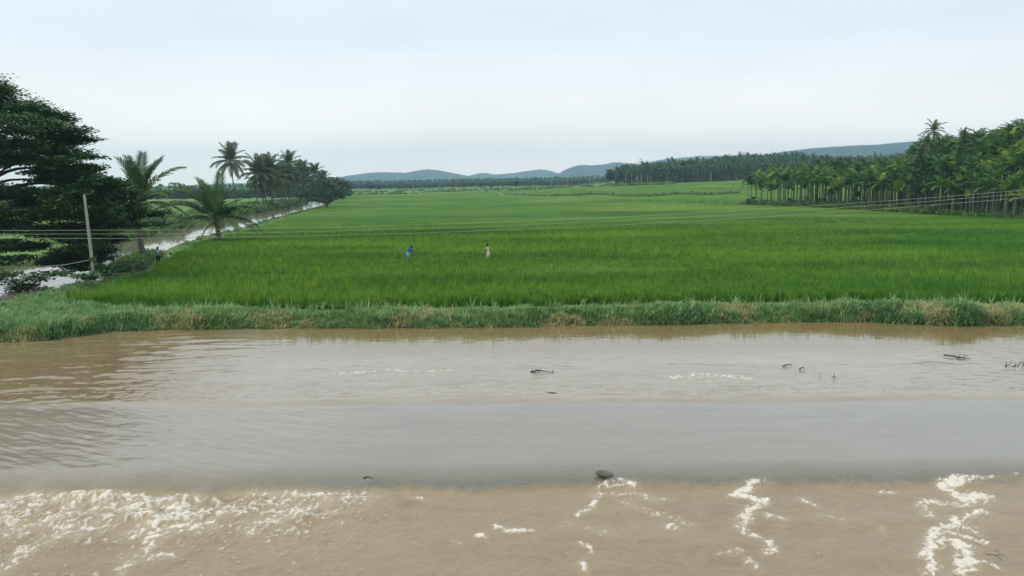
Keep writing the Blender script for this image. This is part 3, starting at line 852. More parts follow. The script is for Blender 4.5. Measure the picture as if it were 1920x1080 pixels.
# canal water
m, nt = new_mat('canal_water')
geo = nt.nodes.new('ShaderNodeNewGeometry')
p = nt.nodes.new('ShaderNodeBsdfPrincipled'); p.inputs['Base Color'].default_value = (0.20, 0.18, 0.13, 1)
p.inputs['Roughness'].default_value = 0.05; p.inputs['IOR'].default_value = 1.33
bn = noise_node(nt, scaled(nt, geo.outputs['Position'], (1.5, 3, 1)), 1.0, 3, 0.5)
bp = nt.nodes.new('ShaderNodeBump'); bp.inputs['Distance'].default_value = 0.02; bp.inputs['Strength'].default_value = 0.08
nt.links.new(bn.outputs['Fac'], bp.inputs['Height']); nt.links.new(bp.outputs[0], p.inputs['Normal'])
o = nt.nodes.new('ShaderNodeOutputMaterial'); nt.links.new(p.outputs[0], o.inputs['Surface'])
M['canal'] = m
cy = np.concatenate([np.arange(47.2, 130, 1.0), np.arange(130, 430, 4.0)])
vs = []
for yv in cy:
    cz = 0.42 + 0.5 * float(sst(200, 420, yv))
    vs.append((float(x_l(yv)) - 0.6, yv, cz)); vs.append((float(x_r(yv)) + 0.6, yv, cz))
q = [(2 * i, 2 * i + 1, 2 * i + 3, 2 * i + 2) for i in range(len(cy) - 1)]
g = obj('canal_water', mesh_from('canal_water', vs, faces=q), M['canal'])
tag(g, 'pale narrow canal winding away beside the palms', kind='structure')

# ------------------------------------------------------------------ bunds between fields
def bund(pxs, w, h, mat, name, label, seed, zoff=0.35, gaps=0.0):
    c = [ground(a, b) for a, b in pxs]
    P = curve_pts([(p.x, p.y, 0) for p in c], 26)
    vs, fs = [], []
    for i, p in enumerate(P):
        t = (P[min(i + 1, len(P) - 1)] - P[max(0, i - 1)]).normalized()
        nrm = Vector((-t.y, t.x, 0))
        s = i * 0.37
        hh = h * (0.75 + 0.9 * float(perlin(s * 1.7, seed, 3)))
        if gaps and float(perlin(s * 0.55, seed + 0.3, 4)) < gaps - 0.5: hh *= 0.12
        for k, (o_, hz) in enumerate(((-1, -0.4), (-0.8, 0.75), (-0.2, 1.05), (0.5, 0.95), (1, -0.4))):
            j = 1 + 0.25 * rnd.uniform(-1, 1)
            q = p + nrm * (w * o_)
            z = gz1(q.x, q.y) + zoff + hh * hz * j
            vs.append((q.x + rnd.uniform(-.15, .15), q.y, z))
    for i in range(len(P) - 1):
        for k in range(4):
            a = i * 5 + k
            fs.append((a, a + 1, a + 6, a + 5))
    o = obj(name, mesh_from(name, vs, faces=fs), mat)
    return tag(o, label, kind='stuff')
dark_grass = leaf_mat('bund_dark_grass', (0.035, 0.100, 0.018), (0.060, 0.150, 0.025), None, 0.4, 0.1)
pale_grass = leaf_mat('bund_pale_grass', (0.150, 0.270, 0.080), (0.220, 0.330, 0.110), None, 0.3, 0.1)
bund([(948, 367), (1010, 370), (1080, 369), (1110, 367), (1150, 369), (1220, 371), (1268, 366), (1330, 368), (1386, 364)], 0.9, 1.1, dark_grass, 'grass_bund', 'dark ragged grass bund crossing the far rice field', 1.1)
bund([(925, 361), (938, 363), (946, 368), (1010, 371.5), (1110, 369.5), (1150, 371.5)], 0.7, 0.25, pale_grass, 'grass_bund', 'thin pale grass path in front of the dark bund', 2.1)
bund([(1175, 379), (1240, 381), (1270, 383), (1330, 384), (1385, 386)], 0.5, 0.5, dark_grass, 'grass_bund', 'broken dark grass line nearer the areca grove corner', 3.1, gaps=0.55)
bund([(795, 375), (812, 378), (835, 380), (900, 382), (990, 383)], 0.35, 0.15, pale_grass, 'grass_bund', 'faint curved field edge in the middle of the rice', 4.1)
bund([(560, 412), (620, 404), (700, 402), (900, 400), (1200, 399)], 0.25, 0.10, pale_grass, 'grass_bund', 'faint straight field edge across the middle rice', 5.1)

# ------------------------------------------------------------------ fronds and palms
def frond(e0, e1, Ln, nl, lw, ll, seed, pend=0.6, rach=0.035, twist=0.25):
    """feather leaf growing along +X from the origin, start elevation e0 to end elevation e1 (deg)"""
    r = random.Random(seed)
    n = 11
    P = [Vector((0, 0, 0))]; A = []
    sway = r.uniform(-twist, twist)
    for i in range(n):
        t = i / (n - 1)
        e = R(e0 + (e1 - e0) * t ** 1.25); A.append(e)
        if i < n - 1:
            hd = sway * t
            P.append(P[-1] + Vector((math.cos(e) * math.cos(hd), math.cos(e) * math.sin(hd), math.sin(e))) * (Ln / (n - 1)))
    vs, fs = tube(P, [rach * (1 - 0.85 * i / (n - 1)) for i in range(n)], 4, False)
    for k in range(nl):
        t = 0.12 + 0.88 * (k + 0.5) / nl
        fi = t * (n - 1); i = min(int(fi), n - 2); fr = fi - i
        b = P[i].lerp(P[i + 1], fr)
        tan = (P[i + 1] - P[i]).normalized()
        side = Vector((0, 0, 1)).cross(tan); side = side.normalized() if side.length > 1e-3 else Vector((0, 1, 0))
        up = tan.cross(side)
        l = ll * (0.35 + 1.0 * math.sin(math.pi * min(1, 0.12 + t * 0.8)) ** 0.8) * r.uniform(0.85, 1.1) * (1.0 if t < 0.93 else 0.8)
        an = R(68 - 42 * t)
        for sg in (-1, 1):
            d = (tan * math.cos(an) + side * (sg * math.sin(an)) + up * (0.22 + r.uniform(-.12, .12))).normalized()
            m_ = b + d * (l * 0.45)
            d2 = (d + Vector((0, 0, -1)) * (pend * r.uniform(0.6, 1.3))).normalized()
            tip = m_ + d2 * (l * 0.55)
            wv = tan * (lw * 0.5)
            o = len(vs)
            vs += [b - wv * 0.6, b + wv * 0.6, m_ + wv, m_ - wv, tip]
            fs += [(o, o + 1, o + 2, o + 3), (o + 3, o + 2, o + 4)]
    return vs, fs

def curved_trunk(p0, p1, r0, r1, bow, n=10, sides=8):
    a, b = Vector(p0), Vector(p1)
    mid = (a + b) / 2 + Vector(bow)
    pts, rad = [], []
    for i in range(n + 1):
        t = i / n
        p = a * (1 - t) ** 2 + mid * 2 * t * (1 - t) + b * t * t
        pts.append(p); rad.append((r0 + (r1 - r0) * t ** 0.6) * (1.25 if i == 0 else 1) * (1 + 0.05 * (i % 2)))
    return tube(pts, rad, sides)

VARS = {'spear': (86, 74), 'up': (76, 42), 'high': (62, 4), 'mid': (38, -30), 'low': (12, -58), 'hang': (-25, -82)}
COCO = {}
for k, (a, b) in VARS.items():
    for v in range(2):
        vs, fs = frond(a, b, 5.0, 27, 0.19, 1.0, hash_ := (v * 7 + len(COCO)), 0.55 if k not in ('spear', 'up') else 0.25)
        me = mesh_from('coconut_frond', vs, faces=fs); me.materials.append(M['coco']); COCO[(k, v)] = me
        me2 = mesh_from('row_coconut_frond', *(frond(a, b, 5.0, 24, 0.22, 1.1, hash_, 0.9)[:1]), faces=frond(a, b, 5.0, 24, 0.22, 1.1, hash_, 0.9)[1])
        me2.materials.append(M['cocofar']); COCO[(k, v, 'far')] = me2
dryf = mesh_from('dry_frond', *(frond(-35, -86, 4.2, 26, 0.07, 0.7, 77, 1.2)[:1]), faces=frond(-35, -86, 4.2, 26, 0.07, 0.7, 77, 1.2)[1]); dryf.materials.append(M['coco_dry'])
nut = None
def icos(r, c=(0, 0, 0), sz=(1, 1, 1)):
    import bmesh
    bm = bmesh.new(); bmesh.ops.create_icosphere(bm, subdivisions=2, radius=r)
    v = [Vector((p.co.x * sz[0] + c[0], p.co.y * sz[1] + c[1], p.co.z * sz[2] + c[2])) for p in bm.verts]
    f = [tuple(q.index for q in fc.verts) for fc in bm.faces]
    bm.free(); return v, f
nut_me = mesh_from('coconut', *icos(0.14, sz=(1, 1, 1.2))[:1], faces=icos(0.14)[1]); nut_me.materials.append(plain_mat('green_nut', (0.09, 0.12, 0.03), (0.16, 0.17, 0.05), 5, 0.5))

def coconut(base, crown, fr, label, r0=0.22, r1=0.14, bow=(0, 0, 0), far=False, nuts=0, group=None, name='coconut_palm'):
    root = empty(name, base)
    c = Vector(crown) - Vector(base)
    vs, fs = curved_trunk((0, 0, -0.3), c, r0, r1, bow)
    obj('trunk', mesh_from('trunk', vs, faces=fs, smooth=True), M['bark_palm'], root)
    for (az, kind, s) in fr:
        me = dryf if kind == 'dry' else COCO[(kind, rnd.randint(0, 1), 'far') if far else (kind, rnd.randint(0, 1))]
        f = obj('frond', me, None, root)
        f.location = c
        f.rotation_euler = (R(rnd.uniform(-8, 8)), 0, R(az))
        f.scale = (s, s, s)
    for i in range(nuts):
        o = obj('coconut', nut_me, None, root)
        a = rnd.uniform(0, 6.28)
        o.location = c + Vector((math.cos(a) * 0.3, math.sin(a) * 0.3, -0.25 - rnd.uniform(0, 0.25)))
    tag(root, label, 'palm tree', group)
    return root

def auto_fronds(n, s, droopy=0.5):
    o = []
    for i in range(n):
        t = i / (n - 1)
        k = 'spear' if t < 0.04 else 'up' if t < 0.15 else 'high' if t < 0.30 else 'mid' if t < 0.48 else 'low' if t < 0.75 else 'hang'
        o.append((i * 137.5 + rnd.uniform(-12, 12), k, s * rnd.uniform(0.88, 1.08) * (0.85 if k in ('spear',) else 1)))
    return o

# palm A: young one rising behind the dark tree
b = ground(275, 493); c = at_y(262, 384, b.y)
coconut(b, c, [(100, 'spear', .98), (170, 'up', 1.0), (10, 'up', .95), (60, 'up', .95), (270, 'up', .9), (160, 'high', .78), (20, 'up', 1.02), (150, 'up', 1.05), (5, 'high', 1.15),
               (0, 'mid', .7), (200, 'high', .95), (330, 'mid', .9), (300, 'mid', .8), (80, 'mid', .95), (230, 'mid', .9), (350, 'low', .8), (310, 'low', .8), (260, 'low', .75), (185, 'low', .8), (40, 'low', .9), (290, 'dry', .7)],
        'young coconut palm with curved dark trunk standing behind the man in the light blue shirt', 0.30, 0.2, (-0.7, 0, -0.5), nuts=4)
# palm B: short one with long fronds reaching left
b = ground(412, 458); c = at_y(406, 412, b.y)
coconut(b, c, [(100, 'spear', 1.15), (170, 'up', 1.18), (140, 'up', 1.1), (30, 'up', 1.0), (190, 'high', 1.2), (260, 'up', .9), (178, 'mid', 1.6), (165, 'mid', 1.7), (195, 'mid', 1.5), (182, 'low', 1.5), (205, 'low', 1.3), (172, 'high', 1.5), (188, 'high', 1.35),
               (5, 'mid', 1.3), (350, 'mid', 1.3), (15, 'mid', 1.15), (330, 'mid', 1.2), (20, 'high', .8), (340, 'low', 1.3), (0, 'low', 1.25), (320, 'low', 1.15), (300, 'low', .85), (280, 'mid', .8), (250, 'low', .8), (230, 'low', .95), (60, 'mid', 1),
               (215, 'dry', .9), (250, 'dry', .8), (300, 'dry', .75), (330, 'dry', .85), (190, 'dry', .95)],
        'short squat coconut palm with wide arching fronds and browning lower leaves at the field edge', 0.34, 0.26, (0, 0, 0), nuts=3)
# row of tall coconuts along the canal
row = [(445, 393, 432, 303, 1.02, 'tallest slender coconut palm, standing apart at the near end of the row'),
       (483, 394, 484, 326, 1.05, 'full crowned coconut palm with a straight trunk, second from the near end of the row'),
       (488, 393, 506, 318, .95, 'coconut palm whose crown rises behind the second palm of the row'),
       (501, 392, 492, 342, .9, 'lower coconut palm leaning left within the first clump'),
       (511, 391, 503, 330, .9, 'coconut palm with thin pale trunk in the middle of the first clump'),
       (518, 392, 513, 336, 1.0, 'coconut palm leaning left with drooping fronds at the right of the first clump'),
       (532, 388, 520, 336, .85, 'strongly leaning coconut palm between the two clumps'),
       (534, 388, 536, 330, .95, 'upright coconut palm at the left of the second clump'),
       (550, 388, 542, 309, .95, 'highest coconut palm of the second clump with a pointed crown'),
       (551, 387, 552, 342, .9, 'stocky dark trunked coconut palm low in the second clump'),
       (562, 382, 563, 330, .95, 'coconut palm just right of the highest one in the second clump'),
       (570, 383, 575, 336, .9, 'coconut palm with a small crown third from the far end of the row'),
       (580, 385, 589, 327, .95, 'dark crowned coconut palm behind the spreading thorn tree'),
       (540, 386, 527, 342, .85, 'short coconut palm filling the gap between the two clumps'),
       (573, 383, 566, 320, .85, 'slim coconut palm rising behind the right side of the second clump'),
       (597, 384, 606, 338, .8, 'last small coconut palm at the far end of the row above the thorn tree'),
       (592, 385, 600, 342, .8, 'low coconut palm half hidden by the spreading thorn tree')]
for i, (bx_, by_, cx_, cy_, s, lb) in enumerate(row):
    b = ground(bx_, by_)
    if canal_mask(b.x, b.y) > 0.1: b.x = float(x_l(b.y)) - 1.5
    b.z = gz1(b.x, b.y)
    c = at_y(cx_, cy_, b.y + rnd.uniform(-1, 1))
    coconut(b, c, auto_fronds(36, s * 1.2), lb, 0.22, 0.14, (rnd.uniform(-.6, .6), 0, 0), far=True, group='coconut palms in a row along the canal')

# ------------------------------------------------------------------ leafy trees
def leaf_cloud(pads, n_per, leaf, seed, flat=0.35, sub=14):
    """pads: (center Vector, rx, ry, rz, density). Leaves cluster in sprays inside every pad."""
    r = np.random.default_rng(seed)
    C = []
    for (c, rx, ry, rz, dn) in pads:
        k = max(3, int(sub * dn))
        s = r.normal(0, 1, (k, 3)); s /= np.linalg.norm(s, axis=1)[:, None]
        s *= r.uniform(0.25, 1.0, (k, 1)) ** 0.5
        s = s * np.array([rx, ry, rz]) + np.array(c)
        m_ = int(n_per * dn / k)
        for q in s:
            l = np.clip(r.normal(0, 1, (m_, 3)), -1.7, 1.7) * np.array([rx * 0.17 + 0.25, ry * 0.17 + 0.25, rz * 0.13 + 0.07])
            C.append(q + l)
    C = np.concatenate(C); n = len(C)
    az = r.uniform(0, 2 * np.pi, n); tl = r.normal(0, flat, n)
    a = np.stack([np.cos(az), np.sin(az), np.sin(tl)], -1); b = np.stack([-np.sin(az), np.cos(az), r.normal(0, flat, n)], -1)
    s = leaf * r.uniform(0.6, 1.4, n)[:, None]
    V = np.stack([C - a * s, C + b * s * 0.45, C + a * s, C - b * s * 0.45], 1).reshape(-1, 3)
    Q = np.arange(n * 4).reshape(n, 4)
    return V, Q

def leafy_mesh(name, *a, **k):
    V, Q = leaf_cloud(*a, **k)
    return mesh_from(name, V, quads=Q)

# the great dark rain tree
tb = Vector((-50.0, 72.0, 0)); tb.z = gz1(tb.x, tb.y)
root = empty('rain_tree', tb)
pads_px = [(-110, 150, 90, 26, 1), (-50, 175, 80, 26, 1), (-10, 168, 26, 16, .5), (10, 200, 60, 20, 1), (55, 205, 45, 12, .8), (95, 222, 42, 11, .8), (30, 235, 75, 20, 1.2), (100, 245, 55, 12, .9), (-60, 235, 90, 40, 1.2),
           (140, 262, 34, 8, .5), (80, 268, 70, 14, 1), (20, 275, 80, 16, 1.1), (120, 285, 48, 9, .6), (165, 294, 20, 5, .25), (40, 298, 60, 9, .8), (-60, 290, 70, 22, 1), (100, 305, 40, 9, .6), (0, 305, 30, 8, .4),
           (150, 318, 40, 9, .7), (105, 335, 38, 12, .7), (150, 340, 50, 16, 1), (195, 345, 32, 12, .8), (210, 365, 45, 14, 1), (140, 365, 60, 18, 1.2), (70, 372, 55, 16, 1), (15, 362, 40, 14, .8), (-40, 350, 40, 22, .8),
           (0, 392, 60, 16, 1), (80, 400, 60, 16, 1.2), (160, 395, 60, 20, 1.4), (235, 390, 45, 14, 1), (272, 402, 34, 9, .7), (292, 416, 22, 5, .3), (245, 415, 44, 11, .9), (190, 425, 55, 16, 1.3), (130, 430, 40, 18, 1.1),
           (150, 455, 42, 15, 1.1), (195, 448, 30, 10, .8), (130, 478, 34, 13, .9), (180, 480, 34, 11, .8), (150, 498, 26, 8, .5), (190, 470, 18, 6, .3), (20, 425, 42, 13, .85), (-40, 415, 50, 20, .8), (75, 435, 32, 11, .7),
           (5, 455, 28, 9, .5), (60, 462, 28, 9, .5), (-30, 470, 40, 14, .6), (20, 488, 34, 7, .45), (100, 490, 26, 8, .5), (70, 322, 26, 5, .25)]
low_px = [(15, 515, 40, 7, .35), (60, 525, 36, 8, .4), (100, 515, 30, 7, .3), (20, 540, 36, 7, .35), (75, 548, 26, 6, .25), (-20, 530, 40, 10, .4), (168, 520, 20, 7, .3), (195, 505, 24, 9, .4), (-5, 558, 24, 5, .2)]
rr = random.Random(5)
pads = []
for (a, q, w, h, dn) in pads_px:
    Yp = 64.5 + rr.uniform(-3.5, 3.5)
    k = Yp / 1500.0
    pads.append((at_y(a, q, Yp) - tb, w * k, max(w * k * 0.8, 1.2), h * k, dn))
for (a, q, w, h, dn) in low_px:
    Yp = rr.uniform(56.5, 60); k = Yp / 1500.0; dn = dn * .45
    c = at_y(a, q, Yp)
    pads.append((c - tb, w * k, 1.2, h * k, dn))
up = [p_ for p_ in pads if p_[0].z > 7.5]; lo = [p_ for p_ in pads if p_[0].z <= 7.5]
cr_ = obj('crown', leafy_mesh('rain_tree_crown', up, 3600, 0.16, 11, 0.3, 30), M['raintree'], root)
cr2 = obj('crown', leafy_mesh('rain_tree_low_crown', lo, 3000, 0.17, 12, 0.3, 24), M['raintree'], root)
cr2['label'] = 'drooping lower skirt of dark foliage over the canal'
fork = Vector((1.2, -1.2, 3.4))
vs, fs = tube(curve_pts([(0, 0, -0.5), (0.1, -.1, 1.2), tuple(fork)], 5), [0.95, .85, .75, .7, .68, .66, .64, .62, .62, .62, .6], 10, True, 0.06)
obj('trunk', mesh_from('rain_tree_trunk', vs, faces=fs, smooth=True), M['bark_dark'], root)
ends = [p_ for i, p_ in enumerate(pads)]
for i, (c, rx, ry, rz, dn) in enumerate(ends):
    if i % 2 or i >= len(pads_px) or dn < .6 or c.z < 4.5: continue
    c = Vector(c)
    md = fork.lerp(c, 0.5) + Vector((rr.uniform(-.8, .8), rr.uniform(-.8, .8), 0.14 * (c - fork).length + 0.3))
    md2 = fork.lerp(c, 0.22) + Vector((0, 0, 0.14 * (c - fork).length))
    P_ = curve_pts([fork, md2, md, c - Vector((0, 0, rz * 0.5))], 5)
    n_ = len(P_)
    r0 = 0.08 + 0.011 * (c - fork).length
    vs, fs = tube(P_, [r0 * (1 - 0.85 * j / (n_ - 1)) for j in range(n_)], 6, True, 0.08)
    obj('limb', mesh_from('limb', vs, faces=fs, smooth=True), M['bark_dark'], root)
tag(root, 'huge dark spreading tree with layered foliage overhanging the canal', 'tree')

def simple_tree(name, label, base, H, W, mat, seed, trunk_h=0.3, leaf=0.3, npads=12, dens=500, group=None, cat='tree', spread_up=True, trunks=1, nlimb=8, flat=0.5):
    r_ = random.Random(seed)
    root = empty(name, base)
    pads = []
    for i in range(npads):
        a = r_.uniform(0, 6.28); q = math.sqrt(r_.uniform(0, 1)) * W * 0.42
        zt = trunk_h * H + (H * (1 - trunk_h)) * (0.25 + 0.6 * r_.random() * (1 - 0.45 * (q / (W * .5)) ** 2))
        pads.append((Vector((math.cos(a) * q, math.sin(a) * q, zt)), W * 0.17, W * 0.17, H * 0.11, 1))
    obj('crown', leafy_mesh('crown', pads, dens, leaf, seed, flat, 10), mat, root)
    fk = Vector((r_.uniform(-.1, .1) * H, 0, trunk_h * H * 0.7))
    geos = [tube(curve_pts([(0, 0, -0.3), (fk.x * .4, 0, fk.z * .5), tuple(fk)], 4), [H * .035] * 3 + [H * .028] * 6, 7)]
    obj('trunk', mesh_from('trunk', *geos[0][:1], faces=geos[0][1], smooth=True), M['bark_dark'], root)
    for p_ in pads[:nlimb]:
        c = p_[0]
        P_ = [fk, fk.lerp(c, .5) + Vector((0, 0, .04 * H)), c]
        vs, fs = tube(P_, [H * .018, H * .012, H * .005], 5)
        obj('limb', mesh_from('limb', vs, faces=fs), M['bark_dark'], root)
    tag(root, label, cat, group)
    return root

# spreading thorn tree at the end of the coconut row
b = ground(614, 391)
k = b.y / 1500.0
root = empty('thorn_tree', b)
pads = []
rr = random.Random(9)
for (a, q, w, h, dn) in [(585, 362, 26, 9, 1), (600, 350, 24, 8, 1), (625, 345, 20, 8, .8), (645, 345, 16, 5, .6), (640, 358, 20, 7, .8), (612, 362, 24, 10, 1.1), (575, 372, 20, 7, .9), (598, 374, 24, 7, 1), (622, 370, 22, 8, .9),
                         (642, 368, 12, 6, .5), (608, 338, 16, 5, .5), (630, 336, 14, 4, .4), (590, 345, 16, 6, .6), (655, 350, 8, 3, .3), (566, 366, 14, 6, .6), (650, 342, 12, 3, .3)]:
    pads.append((at_y(a, q, b.y + rr.uniform(-2.5, 2.5)) - b, w * k, w * k * .9, h * k, dn))
obj('crown', leafy_mesh('thorn_crown', pads, 900, 0.19, 21, 0.6, 16), M['thorn'], root)
vs, fs = tube(curve_pts([(0, 0, -.3), (-.1, 0, 1.0), (.1, 0, 2.2)], 4), [.42, .38, .34, .32, .3, .3, .3, .3, .3], 8)
obj('trunk', mesh_from('trunk', vs, faces=fs, smooth=True), M['bark_dark'], root)
for p_ in pads[::1]:
    c = p_[0]; f0 = Vector((.1, 0, 1.6))
    vs, fs = tube(curve_pts([f0, f0.lerp(c, .45) + Vector((rr.uniform(-.3, .3), 0, -.1)), c, c + (c - f0) * 0.16], 3), [.17, .16, .14, .12, .11, .1, .08, .06, .04, .02], 5)
    obj('limb', mesh_from('limb', vs, faces=fs), M['bark_dark'], root)
tag(root, 'low spreading thorny tree with forked dark trunk at the far end of the coconut row', 'tree')

# far single trees
b = ground(694, 359); simple_tree('broadleaf_tree', 'small dark round tree standing alone on the far plain, taller of a pair', b, 18 * b.y / 1500, 24 * b.y / 1500, M['wood'], 31, .3, .8, 9, 160)
b = ground(709, 359); simple_tree('broadleaf_tree', 'small dark bushy tree beside the taller one on the far plain', b, 12 * b.y / 1500, 14 * b.y / 1500, M['wood'], 32, .2, .7, 7, 140)
b = ground(902, 355); simple_tree('broadleaf_tree', 'tiny dark tree beside the field path below the far tree line', b, 12 * b.y / 1500, 8 * b.y / 1500, M['wood'], 33, .3, .6, 6, 120)
b = ground(921, 355); simple_tree('broadleaf_tree', 'tiny slim tree just right of the dark one by the field path', b, 10 * b.y / 1500, 5 * b.y / 1500, M['wood'], 34, .3, .5, 5, 120)
b = ground(968, 354); simple_tree('broadleaf_tree', 'slightly taller tree in front of the far tree line', b, 16 * b.y / 1500, 9 * b.y / 1500, M['wood'], 35, .3, .6, 6, 120)
b = ground(1158, 346); simple_tree('broadleaf_tree', 'large dark round tree at the left corner of the far palm grove', b, 35 * b.y / 1500, 40 * b.y / 1500, M['arecafar'], 36, .1, .9, 16, 260)

# ------------------------------------------------------------------ areca palms
def areca_crown(seed, nf=10, Lf=2.7, nl=12, lw=0.24, ll=0.72, mat='areca'):
    r_ = random.Random(seed)
    g_ = []
    for i in range(nf):
        t = i / (nf - 1)
        e0 = 84 - 62 * t + r_.uniform(-6, 6); e1 = e0 - 60 - 42 * t
        v, f = frond(e0, e1, Lf * r_.uniform(.85, 1.1), nl, lw, ll, seed * 31 + i, 0.45, 0.03)
        M_ = Matrix.Rotation(R(i * 137.5 + r_.uniform(-15, 15)), 3, 'Z')
        g_.append(([M_ @ p for p in v], f))
    g_.append(tube([(0, 0, -0.9), (0, 0, -.4), (0, 0, .15)], [.085, .11, .05], 6))
    vs, fs = join_geo(g_)
    me = mesh_from('areca_crown', vs, faces=fs); me.materials.append(M[mat]); return me
ACR = [areca_crown(s) for s in range(6)]
def areca_trunk(lean, seed):
    vs, fs = tube(curve_pts([(0, 0, 0), (lean * .3, 0, .33), (lean * .4, lean * .2, .66), (0, 0, 1.0)], 2), [.105, .095, .09, .085, .085, .08, .075], 6)
    me = mesh_from('areca_trunk', vs, faces=fs, smooth=True); me.materials.append(M['bark_areca']); return me
ATR = [areca_trunk(l, i) for i, l in enumerate((0.1, -.25, .3, 0.0))]

spots = []
ax = Vector((GE[-1][0] - GE[0][0], GE[-1][1] - GE[0][1], 0)); 
e0v = Vector((GE[0][0], GE[0][1], 0)); length = ax.length; axn = ax.normalized()
bk = Vector((-axn.y, axn.x, 0)); bk = bk if bk.x > 0 or bk.y > 0 else -bk
if bk.x < 0: bk = -bk
rr = random.Random(17)
fx = np.array([p[0] for p in GE]); fy = np.array([p[1] for p in GE])
def edge_pt(s):
    t = s * (len(GE) - 1); i = min(int(t), len(GE) - 2); fr = t - i
    return Vector((GE[i][0] + (GE[i + 1][0] - GE[i][0]) * fr, GE[i][1] + (GE[i + 1][1] - GE[i][1]) * fr, 0))
seglen = [math.hypot(GE[i + 1][0] - GE[i][0], GE[i + 1][1] - GE[i][1]) for i in range(len(GE) - 1)]
tot = sum(seglen)
def along(d_):
    for i, sl in enumerate(seglen):
        if d_ <= sl or i == len(seglen) - 1:
            fr = d_ / sl
            return Vector((GE[i][0] + (GE[i + 1][0] - GE[i][0]) * fr, GE[i][1] + (GE[i + 1][1] - GE[i][1]) * fr, 0))
        d_ -= sl
SP = 2.55
for rowi in range(24):
    d_ = 0.4 + rr.uniform(0, 1)
    while d_ < tot:
        p_ = along(d_) + bk * (0.8 + rowi * SP + rr.uniform(-.5, .5)) + axn * rr.uniform(-.5, .5)
        d_ += SP + rr.uniform(-.4, .5)
        u = p_.x / p_.y
        if u > 0.72: continue
        pxx = 960 + u * 1500 * 1.01
        tall = float(np.interp(pxx, [1380, 1560, 1690, 1730, 1800, 1950], [9.6, 10.6, 11.0, 15.6, 16.2, 18.2]))
        low_ = float(np.interp(pxx, [1380, 1700, 1950], [7.4, 7.4, 7.6]))
        tr = min(1.0, rowi / 8.0)
        h = low_ + (tall - low_) * tr ** 0.8 * rr.uniform(0.72, 1.06) + rr.uniform(-1.1, .9)
        if rowi < 2 and rr.random() < 0.35: h *= rr.uniform(0.62, 0.85)
        spots.append((p_.x, p_.y, h, rowi, d_))
spots.sort(key=lambda s: (s[3] * 9 + s[1] * 0.22))
IND = 290
gl = 'areca palms along the field edge of the grove'
n_ind = 0
front_order = sorted([q for q in spots[:IND] if q[3] == 0], key=lambda q: q[0] / q[1])
for i, (x, y, h, ri, d_) in enumerate(spots[:IND]):
    z = gz1(x, y)
    root = empty('areca_palm', (x, y, z - 0.1), rr.uniform(0, 6.28))
    t = obj('trunk', ATR[rr.randint(0, 3)], None, root); t.scale = (rr.uniform(.9, 1.35),) * 2 + (h - 1.2,)
    c = obj('crown', ACR[rr.randint(0, 5)], None, root); c.location = (0, 0, h - 1.2)
    s = rr.uniform(.85, 1.2); c.scale = (s, s, s * rr.uniform(.9, 1.15)); c.rotation_euler = (R(rr.uniform(-6, 6)), R(rr.uniform(-6, 6)), rr.uniform(0, 6.28))
    pxx = 960 + x / y * 1515
    zone = 'far left end of the grove by the banana plants' if pxx < 1480 else 'dense left half of the grove' if pxx < 1620 else 'middle of the grove behind the wires' if pxx < 1760 else 'tall right end of the grove'
    rw = 'front row' if ri == 0 else 'second row' if ri == 1 else 'third row' if ri == 2 else 'inner row'
    lb = 'areca palm, %s, %s' % (rw, zone)
    if ri == 0:
        k_ = front_order.index(spots[i]) + 1
        sfx = 'th' if 10 <= k_ % 100 <= 20 else {1: 'st', 2: 'nd', 3: 'rd'}.get(k_ % 10, 'th')
        lb = 'front row areca palm, %d%s trunk from the left end of the grove' % (k_, sfx)
    tag(root, lb, 'palm tree', '%s areca palms %s' % (rw, zone))
rest = spots[IND:]
def areca_whole(h, seed, lwf=1.0, nf=9, nl=11, mat='areca', Lf=2.4):
    me = areca_crown(seed, nf, Lf, nl, 0.2 * lwf, .65, mat)
    v = [p.co + Vector((0, 0, h - 1.2)) for p in me.vertices]; f = [tuple(p.vertices) for p in me.polygons]
    n0 = len(f)
    tv, tf = tube([(0, 0, -.3), (0, 0, h * .5), (0, 0, h - 1.4)], [.11, .1, .09], 5)
    vs, fs = join_geo([(v, f), (tv, tf)])
    m2 = mesh_from('areca_whole', vs, faces=fs); m2.materials.append(M[mat]); m2.materials.append(M['bark_dark'])
    for p_ in list(m2.polygons)[n0:]: p_.material_index = 1
    return m2
AW = [source('areca_in_grove', areca_whole(10.0, 50 + i), None) for i in range(5)]
P3 = np.array([(s[0], s[1], gz1(s[0], s[1])) for s in rest])
scatter('areca_grove_interior', AW, P3, rng.uniform(0, 6.28, len(P3)), np.array([s[2] / 10.0 for s in rest]), 'dense mass of areca palms behind the front rows of the grove', 6)

# the tall palms standing out of the grove skyline
for (a, q, Yp, s, lb) in [(1752, 246, 178, .62, 'tall palm with feathery crown sticking out highest at the left of the tall grove'), (1738, 268, 176, .55, 'dark palm just below and left of the highest palm of the grove'),
                          (1808, 254, 185, .42, 'thin palm top rising above the grove between the highest palm and the frame edge'), (1728, 290, 174, .5, 'lower dark palm at the left shoulder of the tall grove')]:
    c = at_y(a, q, Yp); b = Vector((c.x, c.y, gz1(c.x, c.y)))
    rt = coconut(b, c, auto_fronds(18, s), lb, 0.2, 0.12, (0, 0, 0), far=True, name='tall_palm')

